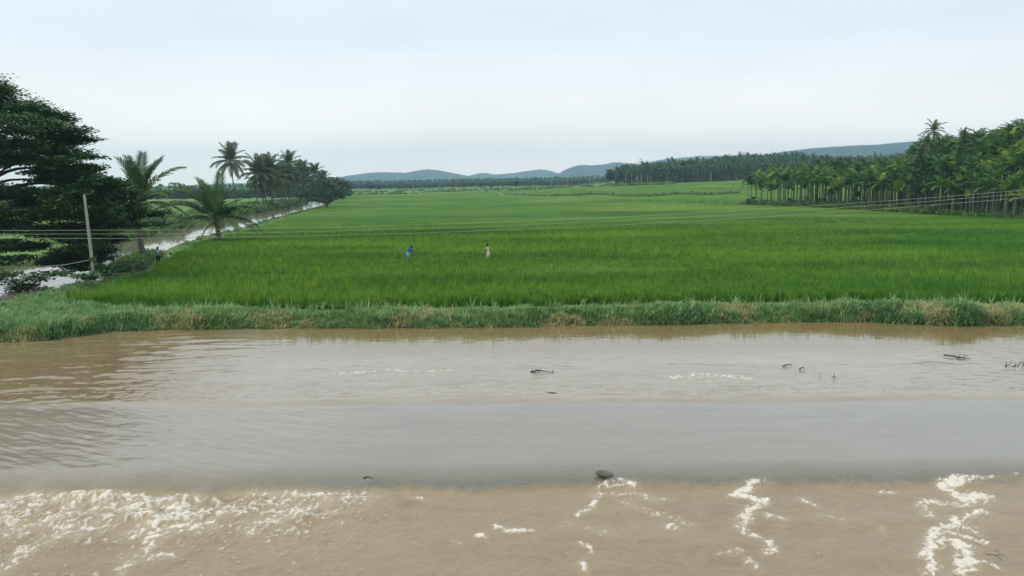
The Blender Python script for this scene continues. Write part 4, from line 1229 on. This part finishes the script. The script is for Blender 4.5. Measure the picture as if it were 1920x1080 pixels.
# banana plants and saplings at the foot of the grove
def banana_mesh(seed):
    r_ = random.Random(seed); g_ = []
    g_.append(tube([(0, 0, -.1), (0, 0, .7), (0, 0, 1.3)], [.12, .1, .06], 7))
    for i in range(7):
        e = R(r_.uniform(35, 82)); az = i * 2.4 + r_.uniform(-.3, .3); Lb = r_.uniform(1.3, 1.9); vs = []; fs = []
        p = Vector((0, 0, 1.2)); hd = Vector((math.cos(az), math.sin(az), 0)); sdv = Vector((-hd.y, hd.x, 0))
        for k in range(6):
            t = k / 5; w = .26 * math.sin(math.pi * min(1, .08 + t * .92)) + .01
            vs += [p - sdv * w + Vector((0, 0, .05)), p, p + sdv * w + Vector((0, 0, .05))]
            p = p + (hd * math.cos(e) + Vector((0, 0, math.sin(e)))) * (Lb / 5); e -= R(r_.uniform(14, 26))
            if k: a_ = (k - 1) * 3; fs += [(a_, a_ + 1, a_ + 4, a_ + 3), (a_ + 1, a_ + 2, a_ + 5, a_ + 4)]
        g_.append((vs, fs))
    vs, fs = join_geo(g_)
    me = mesh_from('banana', vs, faces=fs); me.materials.append(M['banana']); return me
BAN = [banana_mesh(i) for i in range(3)]
bananas = [(1412, 386, 1.3, 'banana plant at the left corner of the areca grove'), (1404, 386, 1.0, 'small banana plant leaning out beside the corner banana plant'), (1512, 388, 1.4, 'banana plant among thin trunks left of the grove middle'),
           (1545, 390, 1.2, 'banana plant with drooping leaves in the grove middle'), (1705, 404, 1.3, 'banana plant at the foot of the pale trunks'), (1745, 406, 1.2, 'broad leaved banana plant right of the grove middle'),
           (1480, 387, 1.1, 'banana plant under the dense left crowns of the grove')]
for (a, q, s, lb) in bananas:
    b = ground(a, q)
    o = obj('banana_plant', BAN[rr.randint(0, 2)]); o.location = b; o.scale = (s,) * 3; o.rotation_euler = (0, 0, rr.uniform(0, 6))
    tag(o, lb, 'banana plant', 'banana plants at the foot of the grove')

# undergrowth
bush_src = []
for s in range(4):
    r_ = random.Random(s)
    pads = [(Vector((r_.uniform(-.5, .5), r_.uniform(-.5, .5), r_.uniform(.25, .8))), .38, .38, .3, 1) for _ in range(6)]
    bush_src.append(source('bush', leafy_mesh('bush', pads, 60, .13, s, .8, 6), M['scrub']))
n = 1500
sdist = rng.uniform(0, tot, n); dp = rng.uniform(-0.3, 1, n) ** 3 * 30 + 1
P3 = []
for a, b_ in zip(sdist, dp):
    p_ = along(a) + bk * float(abs(b_)); P3.append((p_.x, p_.y, gz1(p_.x, p_.y) - .1))
P3 = np.array(P3)
scatter('grove_undergrowth', bush_src, P3, rng.uniform(0, 6.28, n), rng.uniform(0.5, 1.5, n), 'low shrubs and weeds at the foot of the areca grove', 7)

# ------------------------------------------------------------------ far palm grove (mass) and woodland
FW = [source('far_areca', areca_whole(10.0, 80 + i, 3.0, 8, 5, 'arecafar', 3.3), None) for i in range(4)]
fe = [ground(1160, 347.5), ground(1240, 344.5), ground(1320, 341), ground(1400, 338)]
FE = [(p.x, p.y) for p in fe]
print('far edge', [tuple(round(v) for v in p) for p in fe], 'grove', [tuple(round(v) for v in p) for p in GE])
pts = []
n = 5200
for i in range(n):
    u = rr.uniform(0.128, 0.56)
    Ye = float(np.interp(u, [p[0] / p[1] for p in FE], [p[1] for p in FE]))
    dd = 1.5 + 230 * rr.random() ** 1.4 if rr.random() > .3 else 1 + 24 * rr.random()
    Yp = Ye + dd + rr.uniform(-3, 3)
    lim = float(np.interp(u, [0.128, 0.16, 0.3], [40, 110, 230]))
    if dd > lim: continue
    x = u * Yp
    pts.append((x, Yp, gz1(x, Yp), rr.uniform(0.2, 1.05) if dd < 25 else rr.uniform(0.75, 1.35) * (1.18 if rr.random() < .06 else 1)))
pts = np.array(pts)
scatter('far_palm_grove', FW, pts[:, :3], rng.uniform(0, 6.28, len(pts)), pts[:, 3], 'hazy dark palm plantation climbing the slope beyond the rice', 8)
# emergent palms on the far skyline
wood_src = []
for s in range(4):
    r_ = random.Random(40 + s)
    pads = [(Vector((r_.uniform(-2.2, 2.2), r_.uniform(-2, 2), r_.uniform(1.6, 5.5))), 1.5, 1.5, 1.1, 1) for _ in range(8)]
    wood_src.append(source('wood_tree', leafy_mesh('wood_tree', pads, 60, .55, s, .8, 6), M['wood']))
pts = []
while len(pts) < 7500:
    a = rr.uniform(560, 1180); Yp = rr.uniform(900, 1700)
    u = (a - 960) / 1500
    s = rr.uniform(.5, .95)
    pts.append((u * Yp, Yp, gz1(u * Yp, Yp) - .5, s))
for i in range(1800):                                  # left woods
    u = rr.uniform(-.66, -.2); Yp = rr.uniform(430, 620) + 150 * max(0, u + .35); x = u * Yp
    pts.append((x, Yp, gz1(x, Yp) - .5, rr.uniform(.4, .8)))
pts = np.array(pts)
scatter('distant_woodland', wood_src + FW[:2], pts[:, :3], rng.uniform(0, 6.28, len(pts)), pts[:, 3], 'blue green line of distant woodland below the hills', 9)
# scrub on the plain between rice and woods
pts = []
for i in range(1500):
    a = rr.uniform(620, 1400); u = (a - 960) / 1500; Ye = 545 if a < 1150 else float(np.interp(u, [p[0] / p[1] for p in FE], [p[1] for p in FE])) - 30
    Yp = Ye + (rr.random() ** 1.5) * (400 if a < 1150 else 26)
    x = u * Yp
    if perlin(x * .02, Yp * .012, 51) < -0.05: continue
    pts.append((x, Yp, gz1(x, Yp) - .2, rr.uniform(.6, 1.7)))
for i in range(1700):                                   # along the canal and under the coconut row
    Yp = rr.uniform(105, 330); lft = rr.random() < .85; x = float(x_l(Yp)) - rr.uniform(.3, 7) if lft else float(x_r(Yp)) + rr.uniform(0.4, 1.8)
    pts.append((x, Yp, gz1(x, Yp) - .1, rr.uniform(.6, 1.5) * (1.5 if 180 < Yp < 300 and rr.random() < .4 else 1) if lft else rr.uniform(.2, .5)))
pts = np.array(pts)
scatter('plain_scrub', bush_src, pts[:, :3], rng.uniform(0, 6.28, len(pts)), pts[:, 3], 'scattered pale scrub bushes on the plain and canal banks', 10)
# pale bushes behind palm A
for (a, q, s, lb) in [(258, 452, 3.0, 'yellow green bush by the canal behind the curved palm trunk'), (330, 440, 2.2, 'pale bush on the far canal bank left of the squat palm'), (372, 436, 2.4, 'pale bush behind the lower fronds of the squat palm')]:
    b = ground(a, q)
    if canal_mask(b.x, b.y) > .1: b.x = float(x_l(b.y)) - 1.5; b.z = gz1(b.x, b.y)
    o = obj('bush', bush_src[rr.randint(0, 3)].data); o.location = b; o.scale = (s,) * 3
    tag(o, lb, 'bush')
pts = []
for i in range(500):
    x = rr.uniform(-39, -35); y = rr.uniform(68, 82)
    xx = float(x_r(y)) + rr.uniform(-.8, 1.8)
    pts.append((xx, y, gz1(xx, y) - .1, rr.uniform(.4, 1.0)))
pts = np.array(pts)
scatter('canal_edge_shrubs', bush_src + weed_src[:1], pts[:, :3], rng.uniform(0, 6.28, len(pts)), pts[:, 3] , 'shrubby growth on the canal edge near the man', 12)

# ------------------------------------------------------------------ hills
def hill(name, label, prof, Y, col, thick=700, seed=1):
    P_ = [at_y(a, q, Y) for a, q in prof]
    hx = np.array([p.x for p in P_]); hz = np.array([p.z for p in P_])
    X = np.linspace(hx[0], hx[-1], 220); D = np.linspace(-1, 1, 30)
    XX, DD = np.meshgrid(X, D)
    H = np.interp(XX, hx, hz)
    # smooth the polyline
    k = np.ones(7) / 7
    Hs = np.convolve(np.pad(H[0], 3, 'edge'), k, 'valid'); H = np.repeat(Hs[None], len(D), 0)
    base = 2.0
    sh = np.cos(DD * np.pi / 2) ** 1.2
    Zh = base + (H - base) * sh * (1 + 0.16 * (fbm(XX / 260, (DD * thick) / 260, 4, seed)) * (1 - sh) * 3) + 4 * fbm(XX / 60, DD * thick / 60, 3, seed + 4) * (sh > .05) * (0.3 + (1 - sh))
    Zh += 1.2 * fbm(XX / 18, DD * 9, 2, seed + 9)
    Zh = np.where(np.abs(DD) > .97, -1.0, Zh)
    o = obj(name, grid_mesh(name, XX, Y + DD * thick, Zh), col)
    tag(o, label, kind='structure')
    return o
M['hill'] = leaf_mat('hill_forest_haze_tint', (0.022, 0.040, 0.038), (0.034, 0.055, 0.050), (0.05, 0.072, 0.060), 0.006, 0.0, 0.9, 0.05)  # dark forest with some blue of the distant haze painted into its colour
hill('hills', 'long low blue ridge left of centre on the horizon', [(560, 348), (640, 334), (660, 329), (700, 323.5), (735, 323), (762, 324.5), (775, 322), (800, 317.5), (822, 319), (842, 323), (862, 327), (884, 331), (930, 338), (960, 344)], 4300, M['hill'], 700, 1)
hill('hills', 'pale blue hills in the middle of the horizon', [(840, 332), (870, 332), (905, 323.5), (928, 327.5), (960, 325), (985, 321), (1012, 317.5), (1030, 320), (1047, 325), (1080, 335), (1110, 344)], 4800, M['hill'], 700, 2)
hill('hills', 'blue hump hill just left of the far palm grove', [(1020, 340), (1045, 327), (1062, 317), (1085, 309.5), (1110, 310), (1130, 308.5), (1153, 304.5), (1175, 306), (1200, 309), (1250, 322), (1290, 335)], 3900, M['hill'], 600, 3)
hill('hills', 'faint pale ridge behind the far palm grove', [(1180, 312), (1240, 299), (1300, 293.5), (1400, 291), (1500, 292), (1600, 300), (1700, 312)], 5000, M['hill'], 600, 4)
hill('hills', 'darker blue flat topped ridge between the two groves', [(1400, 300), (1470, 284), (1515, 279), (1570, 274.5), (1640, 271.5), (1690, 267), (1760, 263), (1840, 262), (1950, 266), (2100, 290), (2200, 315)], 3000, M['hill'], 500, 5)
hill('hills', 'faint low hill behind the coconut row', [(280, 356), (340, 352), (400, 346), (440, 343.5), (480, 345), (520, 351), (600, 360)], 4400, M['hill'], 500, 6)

# ------------------------------------------------------------------ distant poles
for (a, q0, q1, lb) in [(1034, 352, 338, 'thin pale pole on the plain below the middle hills'), (1064, 351, 335, 'thin pale pole nearest the notch between the hills'), (1105, 350, 334, 'thin pale pole left of a close second one'),
                        (1113, 350, 335, 'thin pale pole closely right of its neighbour on the plain'), (775, 366, 346, 'tall pale pole on the plain left of centre'), (721, 366, 352, 'short pale pole right of the pair of far trees'),
                        (1173, 350, 326, 'pale pole in front of the round tree at the grove corner'), (1202, 350, 326, 'tall pale pole in front of the far palm grove'), (1333, 341, 322, 'pale pole before the dark gap in the far palm grove')]:
    b = ground(a, q0); top = at_y(a, q1, b.y); h = top.z - b.z
    root = empty('utility_pole', b)
    vs, fs = tube([(0, 0, -.5), (0, 0, h)], [.15, .10], 6)
    obj('pole', mesh_from('pole', vs, faces=fs), M['pale_pole'], root)
    vs, fs = box((0, 0, h - .5), (1.4, .12, .12)); obj('crossarm', mesh_from('crossarm', vs, faces=fs), M['pale_pole'], root)
    tag(root, lb, 'pole', 'far utility poles on the plain')

# ------------------------------------------------------------------ leaning pole, wires, post
b = ground(178, 534); tp = at_y(158, 365, b.y - 0.4)
root = empty('leaning_pole', b)
vs, fs = tube([(0, 0, -.5)] + [Vector((0, 0, 0)).lerp(tp - b, t) for t in (0, .25, .5, .75, .97, 1)], [.14, .135, .12, .11, .10, .09, .05], 8)
obj('shaft', mesh_from('shaft', vs, faces=fs, smooth=True), M['concrete'], root)
# clamp and guy rope
mdp = (tp - b)
vs, fs = tube([mdp * .27, mdp * .30], [.19, .19], 10); obj('clamp', mesh_from('clamp', vs, faces=fs), M['metal'], root)
e = at_y(75, 500, b.y + 2) - b
vs, fs = tube([mdp * .285, (mdp * .285).lerp(e, .5) - Vector((0, 0, .12)), e], [.035, .03, .03], 5); obj('guy_rope', mesh_from('guy_rope', vs, faces=fs), M['concrete'], root)
g_ = []
for i in range(26):
    t = rr.uniform(0.02, .3); a = rr.uniform(0, 6.28)
    p_ = mdp * t
    g_.append(tube([p_ + Vector((math.cos(a) * .15, math.sin(a) * .15, 0)), p_ + Vector((math.cos(a + .7) * .3, math.sin(a + .7) * .3, .1)), p_ + Vector((math.cos(a + 1.4) * .34, math.sin(a + 1.4) * .34, -.1))], [.02, .03, .01], 4))
vs, fs = join_geo(g_); obj('vine', mesh_from('vine', vs, faces=fs), M['scrub'], root)
tag(root, 'tall bare concrete pole leaning left at the water edge before the dark tree', 'pole')

for k, (dz, dy, lb) in enumerate([(0, 0, 'uppermost of the three sagging power wires crossing the view'), (-.235, .12, 'middle one of the three sagging power wires crossing the view'), (-.48, -.1, 'lowest of the three sagging power wires crossing the view')]):
    P_ = []
    for i in range(90):
        x = -95 + i * 2.1
        zz = 5.36 + 2.02 * ((x + 22) / 53.0) ** 2 + dz * (1 - .1 * sst(0, 40, x)) + 0.01 * math.sin(x * .7 + k)
        P_.append((x, 48.0 + dy, zz))
    vs, fs = tube(P_, .0125, 5)
    o = obj('power_wire', mesh_from('power_wire', vs, faces=fs, smooth=True), M['wire'])
    tag(o, lb, 'wire', 'power wires across the field')

b = ground(246, 516); tp = at_y(254, 488, b.y)
vs, fs = tube([(0, 0, -.3), (tp - b) * .5, (tp - b) * 1.0, (tp - b) * 1.03], [.11, .1, .1, .05], 8, True, .05)
o = obj('wooden_post', mesh_from('wooden_post', vs, faces=fs), M['wood_post']); o.location = b
tag(o, 'short weathered wooden post leaning right on the canal edge', 'post')
b = ground(263, 506)
root = empty('tarp_bundle', b)
import bmesh
def lump(name, sz, seed, mat, parent, loc):
    v, f = icos(.5)
    v = [Vector((p.x * sz[0] * 2, p.y * sz[1] * 2, max(-.45, p.z) * sz[2] * 2)) * (1 + .14 * float(perlin(p.x * 4 + seed, p.y * 4 + p.z * 3, seed))) for p in v]
    o = obj(name, mesh_from(name, v, faces=f, smooth=True), mat, parent); o.location = loc; return o
lump('bundle', (.62, .4, .42), 3, M['trousers'], root, (0, 0, .3))
lump('pale_cover', (.3, .26, .10), 5, M['concrete'], root, (.05, 0, .68))
tag(root, 'dark tarpaulin bundle with a pale top lying beside the leaning post', 'bundle')

# ------------------------------------------------------------------ people
def skin_body(name, joints, edges, mat, parent, sub=2):
    me = bpy.data.meshes.new(name)
    keys = list(joints)
    me.from_pydata([joints[k][0] for k in keys], [(keys.index(a), keys.index(b_)) for a, b_ in edges], [])
    o = bpy.data.objects.new(name, me); COL.objects.link(o)
    md = o.modifiers.new('skin', 'SKIN'); md.use_smooth_shade = True
    for i, k in enumerate(keys):
        rr_ = joints[k][1]
        sv = me.skin_vertices[0].data[i]
        sv.radius = rr_ if isinstance(rr_, tuple) else (rr_, rr_)
        sv.use_root = (k == 'pelvis')
    s = o.modifiers.new('sub', 'SUBSURF'); s.levels = sub; s.render_levels = sub
    dg = bpy.context.evaluated_depsgraph_get()
    m2 = bpy.data.meshes.new_from_object(o.evaluated_get(dg))
    bpy.data.objects.remove(o); 
    m2.name = name
    m2.materials.clear(); m2.materials.append(mat)
    m2.polygons.foreach_set('use_smooth', np.ones(len(m2.polygons), bool))
    return obj(name, m2, None, parent)

def person(base, rz, lean, label, top_mat, low_mat, arms, hair_long, skirt, stride=0.12, sash=None, H=1.65):
    """figure facing local +X; lean = forward bend of the torso in radians; arms = ((elbow, hand) left, right) offsets from the shoulder"""
    root = empty('person', base, rz)
    s = H / 1.65
    hip = Vector((0, 0, .88 * s))
    dirv = Vector((math.sin(lean), 0, math.cos(lean)))
    chest = hip + dirv * .32 * s; neck = hip + dirv * .53 * s
    hd = Vector((math.sin(lean * 1.15 + .1), 0, math.cos(lean * 1.15 + .1)))
    head = neck + hd * .15 * s; crown = neck + hd * .24 * s
    J = {'pelvis': (hip, (.125 * s, .10 * s)), 'belly': (hip + dirv * .16 * s, (.115 * s, .09 * s)), 'chest': (chest, (.135 * s, .10 * s)), 'neckb': (neck, .055 * s), 'neck': (neck + hd * .05 * s, .05 * s),
         'head': (head, (.078 * s, .088 * s)), 'crown': (crown, (.06 * s, .07 * s))}
    E = [('pelvis', 'belly'), ('belly', 'chest'), ('chest', 'neckb'), ('neckb', 'neck'), ('neck', 'head'), ('head', 'crown')]
    AR = []
    for i, sg in enumerate((1, -1)):
        sh = chest + dirv * .14 * s + Vector((0, sg * .17 * s, 0))
        el = sh + Vector(arms[i][0]) * s; wr = el + Vector(arms[i][1]) * s
        J['sh%d' % i] = (sh, .052 * s); J['el%d' % i] = (el, .038 * s); J['wr%d' % i] = (wr, .026 * s)
        hdv = (wr - el).normalized()
        palm = wr + hdv * .06 * s; J['pm%d' % i] = (palm, (.035 * s, .018 * s))
        E += [('chest', 'sh%d' % i), ('sh%d' % i, 'el%d' % i), ('el%d' % i, 'wr%d' % i), ('wr%d' % i, 'pm%d' % i)]
        sidev = hdv.cross(Vector((0, 0, 1))); sidev = sidev.normalized() if sidev.length > .05 else Vector((1, 0, 0))
        dn = hdv.cross(sidev).normalized()
        for fi, (o_, ln) in enumerate(((-.03, .06), (-.01, .075), (.01, .07), (.03, .055))):
            m_ = palm + sidev * o_ * s + hdv * (.03 + ln * .5) * s
            t_ = m_ + (hdv * .6 + dn * .7).normalized() * ln * .6 * s
            J['f%d%d' % (i, fi)] = (m_, .0095 * s); J['g%d%d' % (i, fi)] = (t_, .008 * s)
            E += [('pm%d' % i, 'f%d%d' % (i, fi)), ('f%d%d' % (i, fi), 'g%d%d' % (i, fi))]
        th = wr + hdv * .03 * s + sidev * .045 * s + dn * .02 * s; J['th%d' % i] = (th, .011 * s); E.append(('wr%d' % i, 'th%d' % i))
        AR.append((sh, el, wr, palm))
        hp = hip + Vector((0, sg * .085 * s, -.05 * s)); kn = Vector((stride * (sg * .5) + .05, sg * .1 * s, .47 * s)); an = Vector((stride * sg, sg * .1 * s, .08 * s)); to = an + Vector((.15 * s, 0, -.05 * s))
        J['hp%d' % i] = (hp, .082 * s); J['kn%d' % i] = (kn, .054 * s); J['an%d' % i] = (an, .036 * s); J['to%d' % i] = (to, (.035 * s, .025 * s))
        E += [('pelvis', 'hp%d' % i), ('hp%d' % i, 'kn%d' % i), ('kn%d' % i, 'an%d' % i), ('an%d' % i, 'to%d' % i)]
    body = skin_body('body', J, E, M['skin'], root, 1)
    # face: nose, ears and eyes
    fr = hd.cross(Vector((0, 1, 0))); fr = -fr if fr.x < 0 else fr
    v1, f1 = icos(.012 * s, head + fr * .09 * s, (1, 1, 1)); g_ = [(v1, f1)]
    for sg in (1, -1): g_.append(icos(.018 * s, head + Vector((0, sg * .08 * s, 0)), (1, .5, 1.4)))
    vs, fs = join_geo([([p for p in v], f) for v, f in g_]); obj('nose_and_ears', mesh_from('nose_and_ears', vs, faces=fs), M['skin'], root)
    for sg in (1, -1):
        v, f = icos(.009 * s, head + fr * .083 * s + Vector((0, sg * .03 * s, 0)) + hd * .02 * s); obj('eye', mesh_from('eye', v, faces=f), M['hair'], root)
    # hair
    hc = head + hd * .045 * s - fr * .02 * s
    g_ = [([Vector(p) for p in icos(.105 * s, hc, (1.0, .95, 1.0))[0]], icos(1)[1])]
    if hair_long: g_.append(icos(.06 * s, head - fr * .10 * s - hd * .03 * s, (1.0, 1.0, 1.1)))
    vs, fs = join_geo(g_); obj('hair', mesh_from('hair', vs, faces=fs, smooth=True), M['hair'], root)
    # shirt: torso and upper sleeves in one skinned shell
    JS = {'pelvis': (hip + dirv * .02, (.15 * s, .122 * s)), 'belly': (hip + dirv * .16 * s, (.138 * s, .112 * s)), 'chest': (chest, (.155 * s, .12 * s)), 'neckb': (neck - dirv * .03 * s, .075 * s)}
    ES = [('pelvis', 'belly'), ('belly', 'chest'), ('chest', 'neckb')]
    for i in range(2):
        sh, el, wr, pm = AR[i]
        JS['sh%d' % i] = (sh, .068 * s); JS['sl%d' % i] = (sh.lerp(el, .75), .055 * s); ES += [('chest', 'sh%d' % i), ('sh%d' % i, 'sl%d' % i)]
    skin_body('shirt', JS, ES, top_mat, root, 1)
    if skirt:
        n = 16; vs = []; fs = []
        prof = [(0.98, .135), (.88, .165), (.70, .19), (.45, .21), (.20, .235)]
        for z, rr_ in prof:
            off = dirv.x * .1 * s * max(0, z - .8) * 5 * .3
            for k in range(n):
                a = 2 * math.pi * k / n; w = 1 + .05 * math.sin(a * 5 + z * 3)
                vs.append((math.cos(a) * rr_ * 1.0 * w * s + off, math.sin(a) * rr_ * .95 * w * s, z * s))
        for i in range(len(prof) - 1):
            for k in range(n): fs.append((i * n + k, i * n + (k + 1) % n, (i + 1) * n + (k + 1) % n, (i + 1) * n + k))
        o = obj('skirt', mesh_from('skirt', vs, faces=fs, smooth=True), low_mat, root)
    else:
        JT = {'pelvis': (hip + Vector((0, 0, .03)), (.135 * s, .115 * s))}; ET = []
        for i in range(2):
            for k in ('hp', 'kn', 'an'):
                p_, r_ = J[k + str(i)]; JT[k + str(i)] = (p_ + (Vector((0, 0, .03)) if k == 'an' else Vector((0, 0, 0))), r_ + .018 * s)
            ET += [('pelvis', 'hp%d' % i), ('hp%d' % i, 'kn%d' % i), ('kn%d' % i, 'an%d' % i)]
        skin_body('trousers', JT, ET, low_mat, root, 1)
    if sash is not None:
        P_ = [chest + Vector((-.05, -.13, .10)) * s, chest + Vector((.17, -.02, -.02)) * s, hip + Vector((.185, .03, .0)) * s, hip + Vector((.225, .02, -.35)) * s, hip + Vector((.235, .02, -.62)) * s]
        vs, fs = tube(curve_pts(P_, 4), .035 * s, 6); obj('sash', mesh_from('sash', vs, faces=fs, smooth=True), sash, root)
    tag(root, label, 'person')
    return root, AR

b = ground(297, 499)
root, AR = person(b, R(-8), .04, 'man in light blue shirt and dark trousers standing by the curved palm trunk', M['shirt_blue'], M['trousers'],
                  (((.10, .03, -.25), (.26, -.02, -.02)), ((.08, -.03, -.26), (.26, .03, .05))), False, False, 0.10, None, 1.76)
hand = AR[1][3]
rt = empty('hoe', b, R(-8))
vs, fs = tube([hand + Vector((-.25, .05, .12)), hand + Vector((.0, 0, 0)), hand + Vector((.95, -.05, .02))], [.016, .017, .015], 6)
obj('handle', mesh_from('handle', vs, faces=fs), M['wood_post'], rt)
bl = hand + Vector((1.0, -.05, -.03))
vs, fs = box(bl, (.26, .04, .16), Matrix.Rotation(R(-28), 3, 'Y')); obj('blade', mesh_from('blade', vs, faces=fs), M['metal'], rt)
tag(rt, 'long handled hoe with dark blade held out by the man in light blue', 'hoe')

c = at_y(765, 481, 75.0)
b = Vector((c.x, 75.0, gz1(c.x, 75.0) + .08))
person(b, R(5), .55, 'person in bright blue bending over the rice with one arm reaching down', M['sari_blue'], M['skirt_blue'],
       (((.20, .02, -.20), (.22, 0, -.14)), ((.18, 0, -.22), (.22, 0, -.16))), True, True, .05, None, 1.6)
c = at_y(915, 481, 75.0)
b = Vector((c.x, 75.0, gz1(c.x, 75.0) + .14))
person(b, R(160), .12, 'person in a long cream dress with dark hair standing in the rice', M['cream'], M['cream'],
       (((.02, .06, -.27), (.06, .0, -.24)), ((.02, -.06, -.27), (.05, .0, -.24))), True, True, .12, M['red'], 1.62)

# ------------------------------------------------------------------ driftwood and twigs in the river
def drift(px, py, segs, label, name='drift_branch', z=0.0, sc_=1.0):
    b = on_z(px, py, z)
    root = []
    g_ = []
    for pl, r_ in segs:
        g_.append(tube([Vector((a, bb, cc)) for a, bb, cc in pl], [r_ * (1 - .6 * i / max(1, len(pl) - 1)) for i in range(len(pl))], 5, True, .1))
    vs, fs = join_geo(g_)
    o = obj(name, mesh_from(name, vs, faces=fs), M['debris']); o.location = b; o.scale = (sc_,) * 3
    return tag(o, label, 'branch')
drift(1795, 671, [([(-.75, .5, .12), (-.3, .15, .1), (.1, -.05, .06), (.7, -.45, .05)], .06), ([(-.1, 0, .05), (.0, -.3, .12), (-.15, -.55, .05)], .05), ([(.1, 0, .05), (.3, .2, .22)], .03), ([(.3, -.2, .05), (.5, -.1, .2), (.7, -.2, .15)], .03), ([(0, 0, .05), (.25, -.3, .1), (.3, -.5, .02)], .05),
                 ([(-.2, .1, .1), (-.1, .3, .25)], .03)], 'dark forked driftwood branch lying on the pale water before the right bank', sc_=.62)
drift(1900, 688, [([(-.35, 0, -.05), (-.3, 0, .25)], .02), ([(-.3, .1, 0), (-.1, 0, .15), (-.15, 0, .28)], .02), ([(.05, 0, -.05), (.1, 0, .2)], .02), ([(.2, 0, 0), (.3, 0, .25), (.4, 0, .1)], .02), ([(.4, 0, 0), (.45, 0, .28)], .02), ([(-.1, 0, 0), (.3, .1, .08)], .025)], 'cluster of thin twigs sticking out of the water at the frame edge', 'twig_cluster')
drift(1012, 699, [([(-.35, 0, .02), (-.1, 0, .12), (.2, 0, .06), (.6, -.1, .03)], .03), ([(-.3, 0, 0), (-.32, 0, .2)], .02), ([(-.2, 0, 0), (-.15, 0, .2)], .02), ([(-.05, 0, 0), (.0, 0, .18)], .02), ([(.55, 0, -.05), (.57, 0, .15)], .02), ([(-.4, .1, .02), (.1, .15, .08)], .03)], 'low snag of dark weed in the middle of the river')
drift(1563, 710, [([(0, 0, -.05), (.02, 0, .26)], .016), ([(.02, 0, .1), (.14, 0, .0)], .014), ([(.0, 0, .12), (-.1, 0, .02)], .014)], 'little forked twig standing in the water right of the thin foam line', 'twig')
drift(1538, 708, [([(0, 0, -.05), (.01, 0, .18)], .014)], 'single short twig standing just left of the forked twig', 'twig')
drift(1477, 686, [([(-.25, -.1, .01), (0, 0, .06), (.25, .15, .02)], .03)], 'small dark stick floating in the pale water', 'stick')
drift(1503, 693, [([(-.1, 0, .0), (.02, 0, .1), (.15, .0, .03)], .03)], 'tiny dark snag beside the floating stick', 'stick')
drift(1035, 738, [([(-.22, 0, .02), (0, .0, .035), (.2, 0, .01)], .03)], 'flat dark stick drifting beyond the drowned road', 'stick')
drift(1870, 1046, [([(-.25, .3, .0), (-.1, 0, .1), (.05, -.25, .02)], .012), ([(.05, .2, .0), (.15, .0, .1), (.3, -.1, .02)], .010), ([(.2, .5, 0), (.3, .4, .05)], .01)], 'fine dark twigs caught in the brown water beside the right foam', 'twig_cluster', LOW, .7)
drift(690, 897, [([(-.12, 0, .0), (0, 0, .05), (.12, 0, .0)], .03)], 'small dark snag on the lip of the spill above the left foam', 'stick', -.05)
# stone that parts the sheet, right of centre
b = on_z(1133, 888, -.07)
v, f = icos(.5); v = [Vector((p.x * .62, p.y * .34, p.z * .13)) * (1 + .2 * float(perlin(p.x * 3, p.y * 3 + p.z, 4))) for p in v]
v = [Matrix.Rotation(R(-38), 3, 'Z') @ p for p in v]
o = obj('stone', mesh_from('stone', v, faces=f, smooth=True), plain_mat('wet_stone', (.07, .07, .055), (.12, .115, .09), 5, .35)); o.location = b
tag(o, 'low dark wet stone breaking the smooth sheet right of centre', 'stone')

# ------------------------------------------------------------------ haze
m, nt = new_mat('haze_air')
pv = nt.nodes.new('ShaderNodeVolumePrincipled')
pv.inputs['Color'].default_value = (0.56, 0.81, 1.0, 1)
pv.inputs['Density'].default_value = 0.00020
pv.inputs['Anisotropy'].default_value = 0.2
o = nt.nodes.new('ShaderNodeOutputMaterial'); nt.links.new(pv.outputs[0], o.inputs['Volume'])
v, f = box((0, 2750, 130), (11600, 6700, 268))
h = obj('haze', mesh_from('haze', v, faces=f), m)
tag(h, 'thin pale blue haze over the whole plain', kind='stuff')
print('tris', sum(len(o.data.polygons) for o in scene.objects if o.type == 'MESH'), 'objects', len(scene.objects))
